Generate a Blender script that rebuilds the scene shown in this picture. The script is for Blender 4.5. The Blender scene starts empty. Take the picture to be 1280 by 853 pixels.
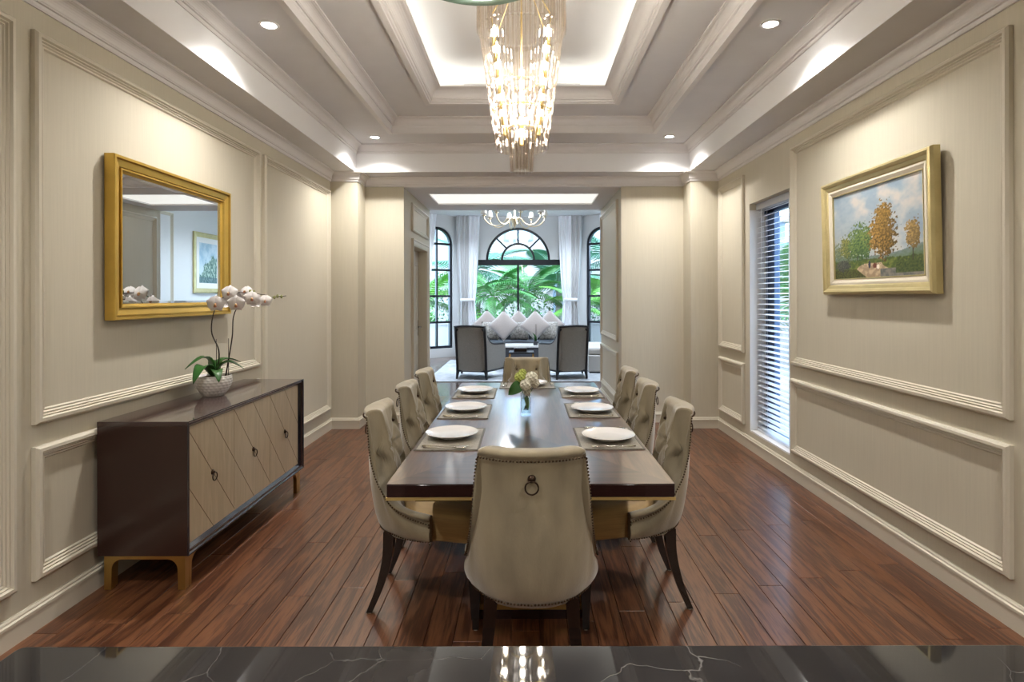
import bpy, bmesh, math, random
from mathutils import Vector, Matrix, Euler, noise
from mathutils.geometry import tessellate_polygon

R = random.Random(7)
SC = bpy.context.scene
COL = SC.collection
PI = math.pi

# ------------------------------------------------------------------ camera
cam_d = bpy.data.cameras.new('camera')
cam = bpy.data.objects.new('camera', cam_d)
COL.objects.link(cam)
cam_d.sensor_width = 36.0
cam_d.lens = 710.0 / 1280.0 * 36.0
cam_d.shift_x = -17.0 / 1280.0
cam_d.shift_y = -55.5 / 1280.0
cam_d.clip_start = 0.05
cam_d.clip_end = 200
cam.location = (0, 0, 1.48)
cam.rotation_euler = (PI / 2, 0.002, 0)
SC.camera = cam

# ------------------------------------------------------------------ world, sun, exposure
world = bpy.data.worlds.new('world')
SC.world = world
world.use_nodes = True
bg = world.node_tree.nodes['Background']
bg.inputs[0].default_value = (0.54, 0.76, 1.0, 1)
bg.inputs[1].default_value = 7.0
sun_d = bpy.data.lights.new('sun', 'SUN')
sun = bpy.data.objects.new('sun', sun_d)
COL.objects.link(sun)
sun_d.energy = 3.0
sun_d.angle = 0.05
sun_d.color = (1.0, 0.96, 0.9)
sun.rotation_euler = Vector((-0.45, -0.5, 1.2)).to_track_quat('Z', 'Y').to_euler()   # high, from the window side

vs = SC.view_settings
vs.view_transform = 'Standard'
vs.look = 'None'
vs.exposure = 1.08
vs.gamma = 1.0
vs.use_curve_mapping = False
SC.cycles.caustics_reflective = False
SC.cycles.caustics_refractive = False
SC.cycles.sample_clamp_indirect = 4.0
SC.cycles.max_bounces = 12
SC.cycles.diffuse_bounces = 5
SC.cycles.transparent_max_bounces = 16

P_SPOT = 84.0       # recessed downlights
P_COVE = 3.3        # cove strip emission
P_BULB = 82.0     # emission of the crystal chandelier's candle bulbs

# ------------------------------------------------------------------ materials
MATS = {}


def srgb(r, g, b):
    def f(c):
        c /= 255.0
        return c / 12.92 if c <= 0.04045 else ((c + 0.055) / 1.055) ** 2.4
    return (f(r), f(g), f(b))


def new_mat(name):
    m = bpy.data.materials.new(name)
    m.use_nodes = True
    nt = m.node_tree
    b = nt.nodes['Principled BSDF']
    MATS[name] = m
    return m, nt, b


def pbr(name, col, rough=0.5, metal=0.0, coat=0.0, sheen=0.0, var=0.0, scale=8.0, stretch=(1, 1, 1), bump=0.0,
        bscale=None, ior=1.45, detail=4.0, rot=(0, 0, 0), col2=None, coat_rough=0.05, rand=0.0):
    m, nt, b = new_mat(name)
    N = nt.nodes
    L = nt.links
    b.inputs['Base Color'].default_value = (*col, 1)
    b.inputs['Roughness'].default_value = rough
    b.inputs['Metallic'].default_value = metal
    b.inputs['IOR'].default_value = ior
    b.inputs['Coat Weight'].default_value = coat
    b.inputs['Coat Roughness'].default_value = coat_rough
    b.inputs['Sheen Weight'].default_value = sheen
    if var > 0 or bump > 0:
        tc = N.new('ShaderNodeTexCoord')
        mp = N.new('ShaderNodeMapping')
        mp.inputs['Scale'].default_value = stretch
        mp.inputs['Rotation'].default_value = rot
        L.new(tc.outputs['Object'], mp.inputs[0])
        nz = N.new('ShaderNodeTexNoise')
        nz.inputs['Scale'].default_value = scale
        nz.inputs['Detail'].default_value = detail
        if rand > 0:
            oi = N.new('ShaderNodeObjectInfo')
            ad = N.new('ShaderNodeVectorMath')
            ad.operation = 'ADD'
            ml = N.new('ShaderNodeMath')
            ml.operation = 'MULTIPLY'
            ml.inputs[1].default_value = 37.0
            L.new(oi.outputs['Random'], ml.inputs[0])
            L.new(mp.outputs[0], ad.inputs[0])
            L.new(ml.outputs[0], ad.inputs[1])
            vec = ad.outputs[0]
        else:
            vec = mp.outputs[0]
        L.new(vec, nz.inputs['Vector'])
        if var > 0:
            rp = N.new('ShaderNodeValToRGB')
            c2 = col2 if col2 else tuple(min(1, c * (1 + var)) for c in col)
            c1 = col if col2 else tuple(c * (1 - var) for c in col)
            rp.color_ramp.elements[0].position = 0.3
            rp.color_ramp.elements[1].position = 0.7
            rp.color_ramp.elements[0].color = (*c1, 1)
            rp.color_ramp.elements[1].color = (*c2, 1)
            L.new(nz.outputs[0], rp.inputs[0])
            out = rp.outputs[0]
            if rand > 0:
                hs = N.new('ShaderNodeHueSaturation')
                mr = N.new('ShaderNodeMapRange')
                mr.inputs[3].default_value = 1 - rand
                mr.inputs[4].default_value = 1 + rand
                L.new(oi.outputs['Random'], mr.inputs[0])
                L.new(mr.outputs[0], hs.inputs['Value'])
                L.new(out, hs.inputs['Color'])
                out = hs.outputs[0]
            L.new(out, b.inputs['Base Color'])
        if bump > 0:
            bp = N.new('ShaderNodeBump')
            bp.inputs['Strength'].default_value = bump
            bp.inputs['Distance'].default_value = 0.01
            if bscale:
                n2 = N.new('ShaderNodeTexNoise')
                n2.inputs['Scale'].default_value = bscale
                L.new(vec, n2.inputs['Vector'])
                L.new(n2.outputs[0], bp.inputs['Height'])
            else:
                L.new(nz.outputs[0], bp.inputs['Height'])
            L.new(bp.outputs[0], b.inputs['Normal'])
    return m


def emis(name, col, strength):
    m, nt, b = new_mat(name)
    b.inputs['Base Color'].default_value = (0.8, 0.8, 0.8, 1)
    b.inputs['Emission Color'].default_value = (*col, 1)
    b.inputs['Emission Strength'].default_value = strength
    return m


def glass(name, tint=(1, 1, 1), glossy=0.1, rough=0.0, body=0.0, bodycol=(1, 1, 1)):
    """thin clear glass: see-through with Fresnel reflections"""
    m, nt, b = new_mat(name)
    N, L = nt.nodes, nt.links
    N.remove(b)
    out = [n for n in N if n.type == 'OUTPUT_MATERIAL'][0]
    tr = N.new('ShaderNodeBsdfTransparent')
    tr.inputs[0].default_value = (*tint, 1)
    gl = N.new('ShaderNodeBsdfGlossy')
    gl.inputs['Roughness'].default_value = rough
    fr = N.new('ShaderNodeLayerWeight')
    fr.inputs['Blend'].default_value = 0.5
    pw = N.new('ShaderNodeMath')
    pw.operation = 'POWER'
    pw.inputs[1].default_value = 5.0
    L.new(fr.outputs['Facing'], pw.inputs[0])
    ad = N.new('ShaderNodeMath')
    ad.operation = 'MULTIPLY_ADD'
    ad.use_clamp = True
    ad.inputs[1].default_value = 0.9
    ad.inputs[2].default_value = 0.035 + glossy
    L.new(pw.outputs[0], ad.inputs[0])
    mx = N.new('ShaderNodeMixShader')
    L.new(ad.outputs[0], mx.inputs[0])
    L.new(tr.outputs[0], mx.inputs[1])
    L.new(gl.outputs[0], mx.inputs[2])
    last = mx.outputs[0]
    if body > 0:
        df = N.new('ShaderNodeBsdfTranslucent')
        df.inputs[0].default_value = (*bodycol, 1)
        d2 = N.new('ShaderNodeBsdfDiffuse')
        d2.inputs[0].default_value = (*bodycol, 1)
        ms = N.new('ShaderNodeMixShader')
        L.new(df.outputs[0], ms.inputs[1])
        L.new(d2.outputs[0], ms.inputs[2])
        m2 = N.new('ShaderNodeMixShader')
        m2.inputs[0].default_value = body
        L.new(last, m2.inputs[1])
        L.new(ms.outputs[0], m2.inputs[2])
        last = m2.outputs[0]
    L.new(last, out.inputs[0])
    return m


def wood_mat(name, c1, c2, rough, coat, axis='Y', scale=6.0, rand=0.12, spec=1.45, bump=0.0):
    """straight-grained wood along one object axis"""
    m, nt, b = new_mat(name)
    N, L = nt.nodes, nt.links
    tc = N.new('ShaderNodeTexCoord')
    oi = N.new('ShaderNodeObjectInfo')
    ml = N.new('ShaderNodeMath')
    ml.operation = 'MULTIPLY'
    ml.inputs[1].default_value = 53.0
    L.new(oi.outputs['Random'], ml.inputs[0])
    ad = N.new('ShaderNodeVectorMath')
    ad.operation = 'ADD'
    L.new(tc.outputs['Object'], ad.inputs[0])
    L.new(ml.outputs[0], ad.inputs[1])
    mp = N.new('ShaderNodeMapping')
    st = {'X': (0.06, 1, 1), 'Y': (1, 0.06, 1), 'Z': (1, 1, 0.06)}[axis]
    mp.inputs['Scale'].default_value = tuple(s * scale for s in st)
    L.new(ad.outputs[0], mp.inputs[0])
    n1 = N.new('ShaderNodeTexNoise')
    n1.inputs['Scale'].default_value = 1.6
    n1.inputs['Detail'].default_value = 3
    n1.inputs['Distortion'].default_value = 0.6
    L.new(mp.outputs[0], n1.inputs['Vector'])
    # rings from the noise: cathedral grain
    mu = N.new('ShaderNodeMath')
    mu.operation = 'MULTIPLY'
    mu.inputs[1].default_value = 26.0
    L.new(n1.outputs[0], mu.inputs[0])
    sn = N.new('ShaderNodeMath')
    sn.operation = 'SINE'
    L.new(mu.outputs[0], sn.inputs[0])
    n2 = N.new('ShaderNodeTexNoise')
    n2.inputs['Scale'].default_value = 20.0
    n2.inputs['Detail'].default_value = 5
    L.new(mp.outputs[0], n2.inputs['Vector'])
    mr = N.new('ShaderNodeMath')
    mr.operation = 'MULTIPLY_ADD'
    mr.inputs[1].default_value = 0.20
    L.new(sn.outputs[0], mr.inputs[0])
    L.new(n2.outputs[0], mr.inputs[2])
    rp = N.new('ShaderNodeValToRGB')
    rp.color_ramp.elements[0].position = 0.3
    rp.color_ramp.elements[1].position = 0.72
    rp.color_ramp.elements[0].color = (*c1, 1)
    rp.color_ramp.elements[1].color = (*c2, 1)
    L.new(mr.outputs[0], rp.inputs[0])
    hs = N.new('ShaderNodeHueSaturation')
    rr = N.new('ShaderNodeMapRange')
    rr.inputs[3].default_value = 1 - rand
    rr.inputs[4].default_value = 1 + rand
    L.new(oi.outputs['Random'], rr.inputs[0])
    L.new(rr.outputs[0], hs.inputs['Value'])
    L.new(rp.outputs[0], hs.inputs['Color'])
    L.new(hs.outputs[0], b.inputs['Base Color'])
    b.inputs['Roughness'].default_value = rough
    b.inputs['Coat Weight'].default_value = coat
    b.inputs['Coat Roughness'].default_value = 0.12
    b.inputs['IOR'].default_value = spec
    if bump:
        bp = N.new('ShaderNodeBump')
        bp.inputs['Strength'].default_value = bump
        bp.inputs['Distance'].default_value = 0.004
        L.new(mr.outputs[0], bp.inputs['Height'])
        L.new(bp.outputs[0], b.inputs['Normal'])
    return m


def marble_mat(name):
    m, nt, b = new_mat(name)
    N, L = nt.nodes, nt.links
    tc = N.new('ShaderNodeTexCoord')
    n0 = N.new('ShaderNodeTexNoise')
    n0.inputs['Scale'].default_value = 2.2
    n0.inputs['Detail'].default_value = 6
    L.new(tc.outputs['Object'], n0.inputs['Vector'])
    ma = N.new('ShaderNodeMixRGB')
    ma.inputs[0].default_value = 0.25
    L.new(tc.outputs['Object'], ma.inputs[1])
    L.new(n0.outputs[1], ma.inputs[2])
    vo = N.new('ShaderNodeTexVoronoi')
    vo.feature = 'DISTANCE_TO_EDGE'
    vo.inputs['Scale'].default_value = 5.5
    L.new(ma.outputs[0], vo.inputs['Vector'])
    rp = N.new('ShaderNodeValToRGB')
    rp.color_ramp.elements[0].position = 0.0
    rp.color_ramp.elements[0].color = (1, 1, 1, 1)
    rp.color_ramp.elements[1].position = 0.0035
    rp.color_ramp.elements[1].color = (0, 0, 0, 1)
    L.new(vo.outputs['Distance'], rp.inputs[0])
    n3 = N.new('ShaderNodeTexNoise')
    n3.inputs['Scale'].default_value = 4.0
    L.new(tc.outputs['Object'], n3.inputs['Vector'])
    r3 = N.new('ShaderNodeValToRGB')
    r3.color_ramp.elements[0].position = 0.48
    r3.color_ramp.elements[1].position = 0.62
    L.new(n3.outputs[0], r3.inputs[0])
    mm = N.new('ShaderNodeMath')
    mm.operation = 'MULTIPLY'
    L.new(rp.outputs[0], mm.inputs[0])
    L.new(r3.outputs[0], mm.inputs[1])
    base = N.new('ShaderNodeValToRGB')
    base.color_ramp.elements[0].color = (0.010, 0.010, 0.012, 1)
    base.color_ramp.elements[1].color = (0.032, 0.029, 0.027, 1)
    base.color_ramp.elements[0].position = 0.35
    base.color_ramp.elements[1].position = 0.7
    L.new(n0.outputs[0], base.inputs[0])
    mx = N.new('ShaderNodeMixRGB')
    mx.inputs[2].default_value = (0.15, 0.145, 0.14, 1)
    L.new(mm.outputs[0], mx.inputs[0])
    L.new(base.outputs[0], mx.inputs[1])
    L.new(mx.outputs[0], b.inputs['Base Color'])
    b.inputs['Roughness'].default_value = 0.03
    b.inputs['IOR'].default_value = 1.45
    return m


def vcol_mat(name, rough=0.6):
    m, nt, b = new_mat(name)
    a = nt.nodes.new('ShaderNodeVertexColor')
    a.layer_name = 'Col'
    nt.links.new(a.outputs[0], b.inputs['Base Color'])
    b.inputs['Roughness'].default_value = rough
    return m


WALLC = (0.57, 0.528, 0.425)
pbr('wall', WALLC, 0.62, var=0.03, scale=110, stretch=(1, 1, 0.03), detail=3)
pbr('wall_trim', (0.625, 0.58, 0.48), 0.4)
pbr('crown', (0.735, 0.715, 0.715), 0.45)
pbr('ceiling', (0.69, 0.683, 0.70), 0.8, var=0.02, scale=5)
pbr('ceiling_white', (0.81, 0.81, 0.82), 0.8)
pbr('living_wall', (0.66, 0.66, 0.66), 0.7)
wood_mat('plank', (0.056, 0.0185, 0.0085), (0.158, 0.062, 0.027), 0.36, 0.42, 'Y', 10.0, 0.07, bump=0.06)
pbr('subfloor', (0.02, 0.008, 0.005), 0.8)
wood_mat('living_floor', (0.05, 0.022, 0.014), (0.13, 0.07, 0.045), 0.25, 0.4, 'Y', 6.0, 0.0)
wood_mat('walnut_end', (0.020, 0.0075, 0.006), (0.055, 0.021, 0.015), 0.3, 1.0, 'X', 5.0, 0.04)
wood_mat('walnut_side', (0.050, 0.022, 0.015), (0.115, 0.053, 0.034), 0.3, 1.0, 'Y', 5.0, 0.04)
pbr('walnut_edge', (0.022, 0.008, 0.007), 0.2, coat=0.6)
pbr('leg_wood', (0.010, 0.0055, 0.0045), 0.25, coat=0.4)
pbr('brass', (0.55, 0.36, 0.12), 0.32, 1.0)
pbr('brass_bright', (0.85, 0.64, 0.26), 0.42, 0.85)
pbr('bronze', (0.055, 0.035, 0.024), 0.35, 0.9)
pbr('nail', (0.09, 0.06, 0.038), 0.35, 1.0)
pbr('velvet', (0.275, 0.228, 0.146), 0.75, sheen=0.5, var=0.26, scale=8, stretch=(1, 1, 0.4), bump=0.08, bscale=160, rand=0.03, detail=7)
pbr('seat_cloth', (0.36, 0.235, 0.095), 0.6, sheen=0.2, var=0.14, scale=40, stretch=(0.15, 0.15, 4), bump=0.05)
pbr('gold_frame', (0.66, 0.44, 0.10), 0.38, 0.75, var=0.1, scale=6)
pbr('gold_pale', (0.62, 0.53, 0.28), 0.4, 0.7, var=0.1, scale=8)
pbr('linen_liner', (0.66, 0.60, 0.48), 0.7)
pbr('mirror_glass', (0.86, 0.89, 0.90), 0.0, 1.0)
pbr('espresso', (0.030, 0.0115, 0.0085), 0.3, coat=0.25)
pbr('espresso_gloss', (0.045, 0.022, 0.022), 0.16, coat=0.8)
pbr('frame_blue', (0.016, 0.014, 0.022), 0.18, coat=1.0)
wood_mat('door_veneer', (0.54, 0.445, 0.30), (0.61, 0.505, 0.35), 0.4, 0.1, 'Z', 9.0, 0.03)
pbr('inlay', (0.13, 0.075, 0.035), 0.5)
pbr('ceramic_white', (0.80, 0.78, 0.75), 0.25)
pbr('porcelain', (0.74, 0.72, 0.70), 0.12, coat=0.5)
pbr('moss', (0.10, 0.07, 0.03), 0.9, var=0.4, scale=60, bump=0.4)
pbr('orchid_leaf', (0.030, 0.115, 0.022), 0.35, var=0.2, scale=10)
pbr('orchid_stem', (0.035, 0.025, 0.018), 0.5)
pbr('petal', (0.86, 0.83, 0.83), 0.5, sheen=0.2)
pbr('petal_lip', (0.55, 0.42, 0.12), 0.5, var=0.3, scale=90, col2=(0.45, 0.10, 0.16))
pbr('bud', (0.30, 0.32, 0.13), 0.5)
pbr('blossom', (0.86, 0.84, 0.72), 0.6)
pbr('blossom_green', (0.55, 0.62, 0.16), 0.6)
pbr('placemat', (0.27, 0.245, 0.20), 0.45, var=0.25, scale=120, bump=0.3)
pbr('mat_hem', (0.11, 0.10, 0.085), 0.6)
pbr('silver', (0.75, 0.72, 0.66), 0.18, 1.0)
marble_mat('marble')
pbr('island_body', (0.05, 0.035, 0.028), 0.5)
glass('clear_glass', (0.96, 0.98, 0.98), 0.06)
glass('pane', (0.95, 0.97, 0.98), 0.0)
glass('crystal', (0.945, 0.92, 0.89), 0.04, 0.02, 0.014, (1.0, 0.93, 0.84))
glass('green_glass', (0.55, 0.66, 0.58), 0.12, 0.05, 0.35, (0.42, 0.52, 0.44))
glass('bead', (0.92, 0.92, 0.9), 0.18, 0.03, 0.35, (1, 0.98, 0.93))
glass('water', (0.92, 0.97, 0.94), 0.02)
emis('bulb', (1.0, 0.94, 0.84), P_BULB)
emis('downlight', (1.0, 0.97, 0.92), 30.0)
emis('cove', (1.0, 0.97, 0.84), P_COVE)
emis('tray_light', (1.0, 0.97, 0.90), 0.40)
pbr('blind', (0.87, 0.87, 0.88), 0.5)
_nt = MATS['blind'].node_tree
_tl = _nt.nodes.new('ShaderNodeBsdfTranslucent')
_tl.inputs[0].default_value = (0.8, 0.84, 0.9, 1)
_mx = _nt.nodes.new('ShaderNodeMixShader')
_mx.inputs[0].default_value = 0.5
_nt.links.new(_nt.nodes['Principled BSDF'].outputs[0], _mx.inputs[1])
_nt.links.new(_tl.outputs[0], _mx.inputs[2])
_nt.links.new(_mx.outputs[0], _nt.nodes['Material Output'].inputs[0])
pbr('window_black', (0.012, 0.014, 0.022), 0.35)
pbr('frame_navy', (0.03, 0.06, 0.13), 0.4)
pbr('reveal_white', (0.80, 0.80, 0.80), 0.5)
pbr('curtain_sheer', (0.88, 0.89, 0.92), 0.8)
pbr('curtain_grey', (0.58, 0.575, 0.58), 0.8)
pbr('chair_weave', (0.25, 0.235, 0.22), 0.8, var=0.22, scale=130, bump=0.2)
pbr('chair_frame', (0.010, 0.011, 0.015), 0.4)
pbr('sofa_dark', (0.035, 0.035, 0.042), 0.8)
pbr('cushion_rose', (0.36, 0.31, 0.29), 0.75, sheen=0.3, var=0.06, scale=60)
pbr('cushion_print', (0.16, 0.14, 0.13), 0.8, var=0.5, scale=26, col2=(0.45, 0.42, 0.38))
pbr('sofa_grey', (0.42, 0.40, 0.38), 0.85, var=0.05, scale=90)
pbr('rug', (0.30, 0.32, 0.36), 0.95, var=0.25, scale=7, col2=(0.50, 0.52, 0.55), bump=0.2)
pbr('marble_white', (0.80, 0.79, 0.78), 0.1, var=0.06, scale=5)
pbr('door_paint', (0.56, 0.53, 0.45), 0.45)
pbr('chrome', (0.6, 0.6, 0.6), 0.2, 1.0)
pbr('lamp_shade', (0.90, 0.86, 0.80), 0.6)
pbr('champagne', (0.72, 0.60, 0.42), 0.3, 1.0)
pbr('leaf_bright', (0.075, 0.24, 0.02), 0.5, var=0.3, scale=3, rand=0.25)
pbr('leaf_green', (0.034, 0.15, 0.026), 0.5, var=0.3, scale=3, rand=0.25)
pbr('leaf_teal', (0.028, 0.115, 0.06), 0.5, var=0.3, scale=3, rand=0.25)
pbr('leaf_orange', (0.25, 0.11, 0.02), 0.5, var=0.3, scale=3)
pbr('trunk', (0.25, 0.235, 0.21), 0.9, var=0.25, scale=10, stretch=(0.3, 0.3, 3))
pbr('lawn', (0.05, 0.11, 0.03), 0.95, var=0.3, scale=3)
pbr('stucco', (0.27, 0.25, 0.245), 0.9, var=0.03, scale=3)
pbr('stucco_blue', (0.17, 0.21, 0.28), 0.9)
pbr('far_window', (0.25, 0.32, 0.42), 0.2)
vcol_mat('painted', 0.5)

for _n in ('walnut_end', 'walnut_side'):
    MATS[_n].node_tree.nodes['Principled BSDF'].inputs['Coat IOR'].default_value = 1.9

# ------------------------------------------------------------------ mesh helpers


class MB:
    def __init__(self):
        self.v, self.f, self.s, self.m = [], [], [], []
        self.mi = 0

    def add(self, verts, faces, smooth=False):
        o = len(self.v)
        self.v += [tuple(p) for p in verts]
        for f in faces:
            self.f.append([i + o for i in f])
            self.s.append(smooth)
            self.m.append(self.mi)

    def box(self, x0, x1, y0, y1, z0, z1):
        v = [(x0, y0, z0), (x1, y0, z0), (x1, y1, z0), (x0, y1, z0), (x0, y0, z1), (x1, y0, z1), (x1, y1, z1), (x0, y1, z1)]
        self.add(v, [(3, 2, 1, 0), (4, 5, 6, 7), (0, 1, 5, 4), (1, 2, 6, 5), (2, 3, 7, 6), (3, 0, 4, 7)])

    def prism(self, poly, z0, z1, mp=lambda a, b, h: (a, b, h)):
        n = len(poly)
        self.add([mp(a, b, z0) for a, b in poly] + [mp(a, b, z1) for a, b in poly],
                 [list(range(n))[::-1], list(range(n, 2 * n))] + [(i, (i + 1) % n, (i + 1) % n + n, i + n) for i in range(n)])

    def holed(self, outer, holes, h0, h1, mp):
        """plate with holes, extruded from h0 to h1"""
        loops = [outer] + holes
        pts = [p for l in loops for p in l]
        tris = tessellate_polygon([[Vector((a, b, 0)) for a, b in l] for l in loops])
        n = len(pts)
        fs = [tuple(t) for t in tris] + [tuple(i + n for i in t[::-1]) for t in tris]
        o = 0
        for l in loops:
            k = len(l)
            for i in range(k):
                j = (i + 1) % k
                fs.append((o + i, o + j, o + j + n, o + i + n))
            o += k
        self.add([mp(a, b, h0) for a, b in pts] + [mp(a, b, h1) for a, b in pts], fs)

    def grid(self, rows, smooth=True, closed=False):
        n = len(rows[0])
        v = [p for r in rows for p in r]
        fs = []
        for i in range(len(rows) - 1):
            for j in range(n if closed else n - 1):
                k = (j + 1) % n
                fs.append((i * n + j, i * n + k, (i + 1) * n + k, (i + 1) * n + j))
        self.add(v, fs, smooth)

    def lathe(self, prof, n=24, c=(0, 0, 0), smooth=True, disp=None):
        rows = []
        for i, (r, z) in enumerate(prof):
            row = []
            for k in range(n):
                a = 2 * PI * k / n
                rr = r + (disp(a, i, r) if disp else 0)
                row.append((c[0] + rr * math.cos(a), c[1] + rr * math.sin(a), c[2] + z))
            rows.append(row)
        self.grid(rows, smooth, True)

    def tube(self, pts, rad, n=8, smooth=True, cap=True):
        pts = [Vector(p) for p in pts]
        k = len(pts)
        rads = rad if isinstance(rad, (list, tuple)) else [rad] * k
        up = Vector((0, 0, 1))
        rows = []
        prev = None
        for i, p in enumerate(pts):
            t = (pts[min(i + 1, k - 1)] - pts[max(i - 1, 0)]).normalized()
            if prev is None:
                a = up if abs(t.z) < 0.9 else Vector((1, 0, 0))
                u = t.cross(a).normalized()
            else:
                u = (prev - t * prev.dot(t)).normalized()
            prev = u
            w = t.cross(u)
            rows.append([p + (u * math.cos(2 * PI * j / n) + w * math.sin(2 * PI * j / n)) * rads[i] for j in range(n)])
        o = len(self.v)
        self.grid(rows, smooth, True)
        if cap:
            self.add(rows[0], [list(range(n))[::-1]])
            self.add(rows[-1], [list(range(n))])

    def sphere(self, c, r, n=12, m=8, sc=(1, 1, 1)):
        rows = []
        for i in range(m + 1):
            t = PI * i / m
            rr = max(math.sin(t), 1e-4)
            rows.append([(c[0] + sc[0] * r * rr * math.cos(2 * PI * j / n), c[1] + sc[1] * r * rr * math.sin(2 * PI * j / n),
                          c[2] + sc[2] * r * math.cos(t)) for j in range(n)])
        self.grid(rows, True, True)

    def torus(self, c, r1, r2, n=24, m=8, ax='Z'):
        rows = []
        for i in range(n + 1):
            a = 2 * PI * i / n
            row = []
            for j in range(m):
                b = 2 * PI * j / m
                x, y, z = (r1 + r2 * math.cos(b)) * math.cos(a), (r1 + r2 * math.cos(b)) * math.sin(a), r2 * math.sin(b)
                if ax == 'Y':
                    x, y, z = x, z, y
                elif ax == 'X':
                    x, y, z = z, x, y
                row.append((c[0] + x, c[1] + y, c[2] + z))
            rows.append(row)
        self.grid(rows, True, True)

    def sweep(self, path, prof, mp=lambda a, b, h: (a, b, h), closed=False, smooth=False):
        """profile (offset to the left of the path, height) swept along a polyline with mitres"""
        n = len(path)
        P = [Vector(p) for p in path]
        rows = []
        for i in range(n):
            d1 = (P[i] - P[i - 1]).normalized() if (i > 0 or closed) else None
            d2 = (P[(i + 1) % n] - P[i]).normalized() if (i < n - 1 or closed) else None
            d1 = d1 or d2
            d2 = d2 or d1
            n1 = Vector((-d1.y, d1.x))
            n2 = Vector((-d2.y, d2.x))
            mt = (n1 + n2) / (1 + n1.dot(n2))
            rows.append([mp(P[i].x + mt.x * d, P[i].y + mt.y * d, h) for d, h in prof])
        if closed:
            rows.append(rows[0])
        self.grid(rows, smooth, True)
        if not closed:
            k = len(prof)
            self.add(rows[0], [list(range(k))[::-1]])
            self.add(rows[-1], [list(range(k))])

    def mesh(self, name, fix=True):
        me = bpy.data.meshes.new(name)
        me.from_pydata(self.v, [], self.f)
        for p, s, m in zip(me.polygons, self.s, self.m):
            p.use_smooth = s
            p.material_index = m
        if fix:
            bm = bmesh.new()
            bm.from_mesh(me)
            bmesh.ops.remove_doubles(bm, verts=bm.verts, dist=1e-5)
            bmesh.ops.recalc_face_normals(bm, faces=bm.faces)
            bm.to_mesh(me)
            bm.free()
        return me

    def build(self, name, mat, parent=None, fix=True, bevel=0.0):
        me = self.mesh(name, fix)
        for mm in (mat if isinstance(mat, (list, tuple)) else [mat]):
            me.materials.append(MATS[mm])
        return link(name, me, parent, bevel)


def link(name, me, parent=None, bevel=0.0):
    o = bpy.data.objects.new(name, me)
    COL.objects.link(o)
    o.parent = parent
    if bevel:
        b = o.modifiers.new('bevel', 'BEVEL')
        b.width = bevel
        b.segments = 2
        b.limit_method = 'ANGLE'
    return o


def tag(o, label, cat=None, group=None, kind=None):
    if label:
        o['label'] = label
    if cat:
        o['category'] = cat
    if group:
        o['group'] = group
    if kind:
        o['kind'] = kind
    return o


def thing(name, label, cat, loc=(0, 0, 0), rz=0.0, group=None):
    o = bpy.data.objects.new(name, None)
    COL.objects.link(o)
    o.location = loc
    o.rotation_euler = (0, 0, rz)
    o.empty_display_size = 0.05
    return tag(o, label, cat, group)


def copy_tree(o, parent=None):
    c = o.copy()
    COL.objects.link(c)
    c.parent = parent
    for ch in o.children:
        copy_tree(ch, c)
    return c


def struct(mb, name, mat, label, cat, parent=None, **k):
    o = mb.build(name, mat, parent, **k)
    return tag(o, label, cat, kind='structure')


def lamp(kind, name, loc, energy, color, parent=None, rot=(0, 0, 0), **k):
    d = bpy.data.lights.new(name, kind)
    d.energy = energy
    d.color = color
    for a, b in k.items():
        setattr(d, a, b)
    o = bpy.data.objects.new(name, d)
    COL.objects.link(o)
    o.parent = parent
    o.location = loc
    o.rotation_euler = rot
    return o


def catmull(pts, n):
    pts = [Vector(p) for p in pts]
    m = len(pts) - 1
    out = []
    for i in range(n + 1):
        t = i / n * m
        k = min(int(t), m - 1)
        u = t - k
        p1, p2 = pts[k], pts[k + 1]
        p0 = pts[k - 1] if k > 0 else p1 * 2 - p2
        p3 = pts[k + 2] if k + 2 <= m else p2 * 2 - p1
        out.append(0.5 * ((2 * p1) + (p2 - p0) * u + (2 * p0 - 5 * p1 + 4 * p2 - p3) * u * u + (3 * p1 - p0 - 3 * p2 + p3) * u ** 3))
    return out


def lerp(a, b, t):
    return a + (b - a) * t


# ------------------------------------------------------------------ room dimensions
XL, XR = -2.19, 2.17
YP, YW, YE = 6.38, 6.68, 8.48            # pilaster face, far wall face, end of passage
PLX, PRX = -1.884, 1.857                 # pilaster edges
OL, OR = -1.43, 1.126                    # opening jambs
YN = -3.0
ZS, Z1, Z2, ZT = 2.88, 3.178, 3.32, 3.60  # soffit, first, second tray, top
R0 = (-1.90, 1.84, 0.35, 6.37)
R1 = (-1.385, 1.33, 0.86, 5.86)
R2 = (-0.90, 0.85, 1.37, 5.35)
LL, LR = -2.75, 2.45                     # living room side walls
LZ = 3.475                               # living room ceiling
YB = 14.10                               # bay wall
BC = -0.187                              # bay window centre


def mpL(a, b, h):
    return (XL + h, a, b)


def mpR(a, b, h):
    return (XR - h, a, b)


# ------------------------------------------------------------------ walls
m = MB()
m.box(XL - 0.15, XL, YN, YW, 0, 3.75)
struct(m, 'wall_left', 'wall', 'beige panelled wall behind the sideboard and gold mirror', 'wall')

WY0, WY1, WZ0, WZ1 = 4.67, 5.50, 0.17, 2.37
m = MB()
m.holed([(YN, 0), (YW, 0), (YW, 3.75), (YN, 3.75)], [[(WY0, WZ0), (WY1, WZ0), (WY1, WZ1), (WY0, WZ1)]], 0, -0.22, mpR)
struct(m, 'wall_right', 'wall', 'beige panelled wall with the landscape painting and tall window', 'wall')

m = MB()
m.box(XL - 0.15, XR + 0.22, YN - 0.15, YN, 0, 3.75)
struct(m, 'wall_rear', 'wall', 'plain beige wall behind the marble island', 'wall')

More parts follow.
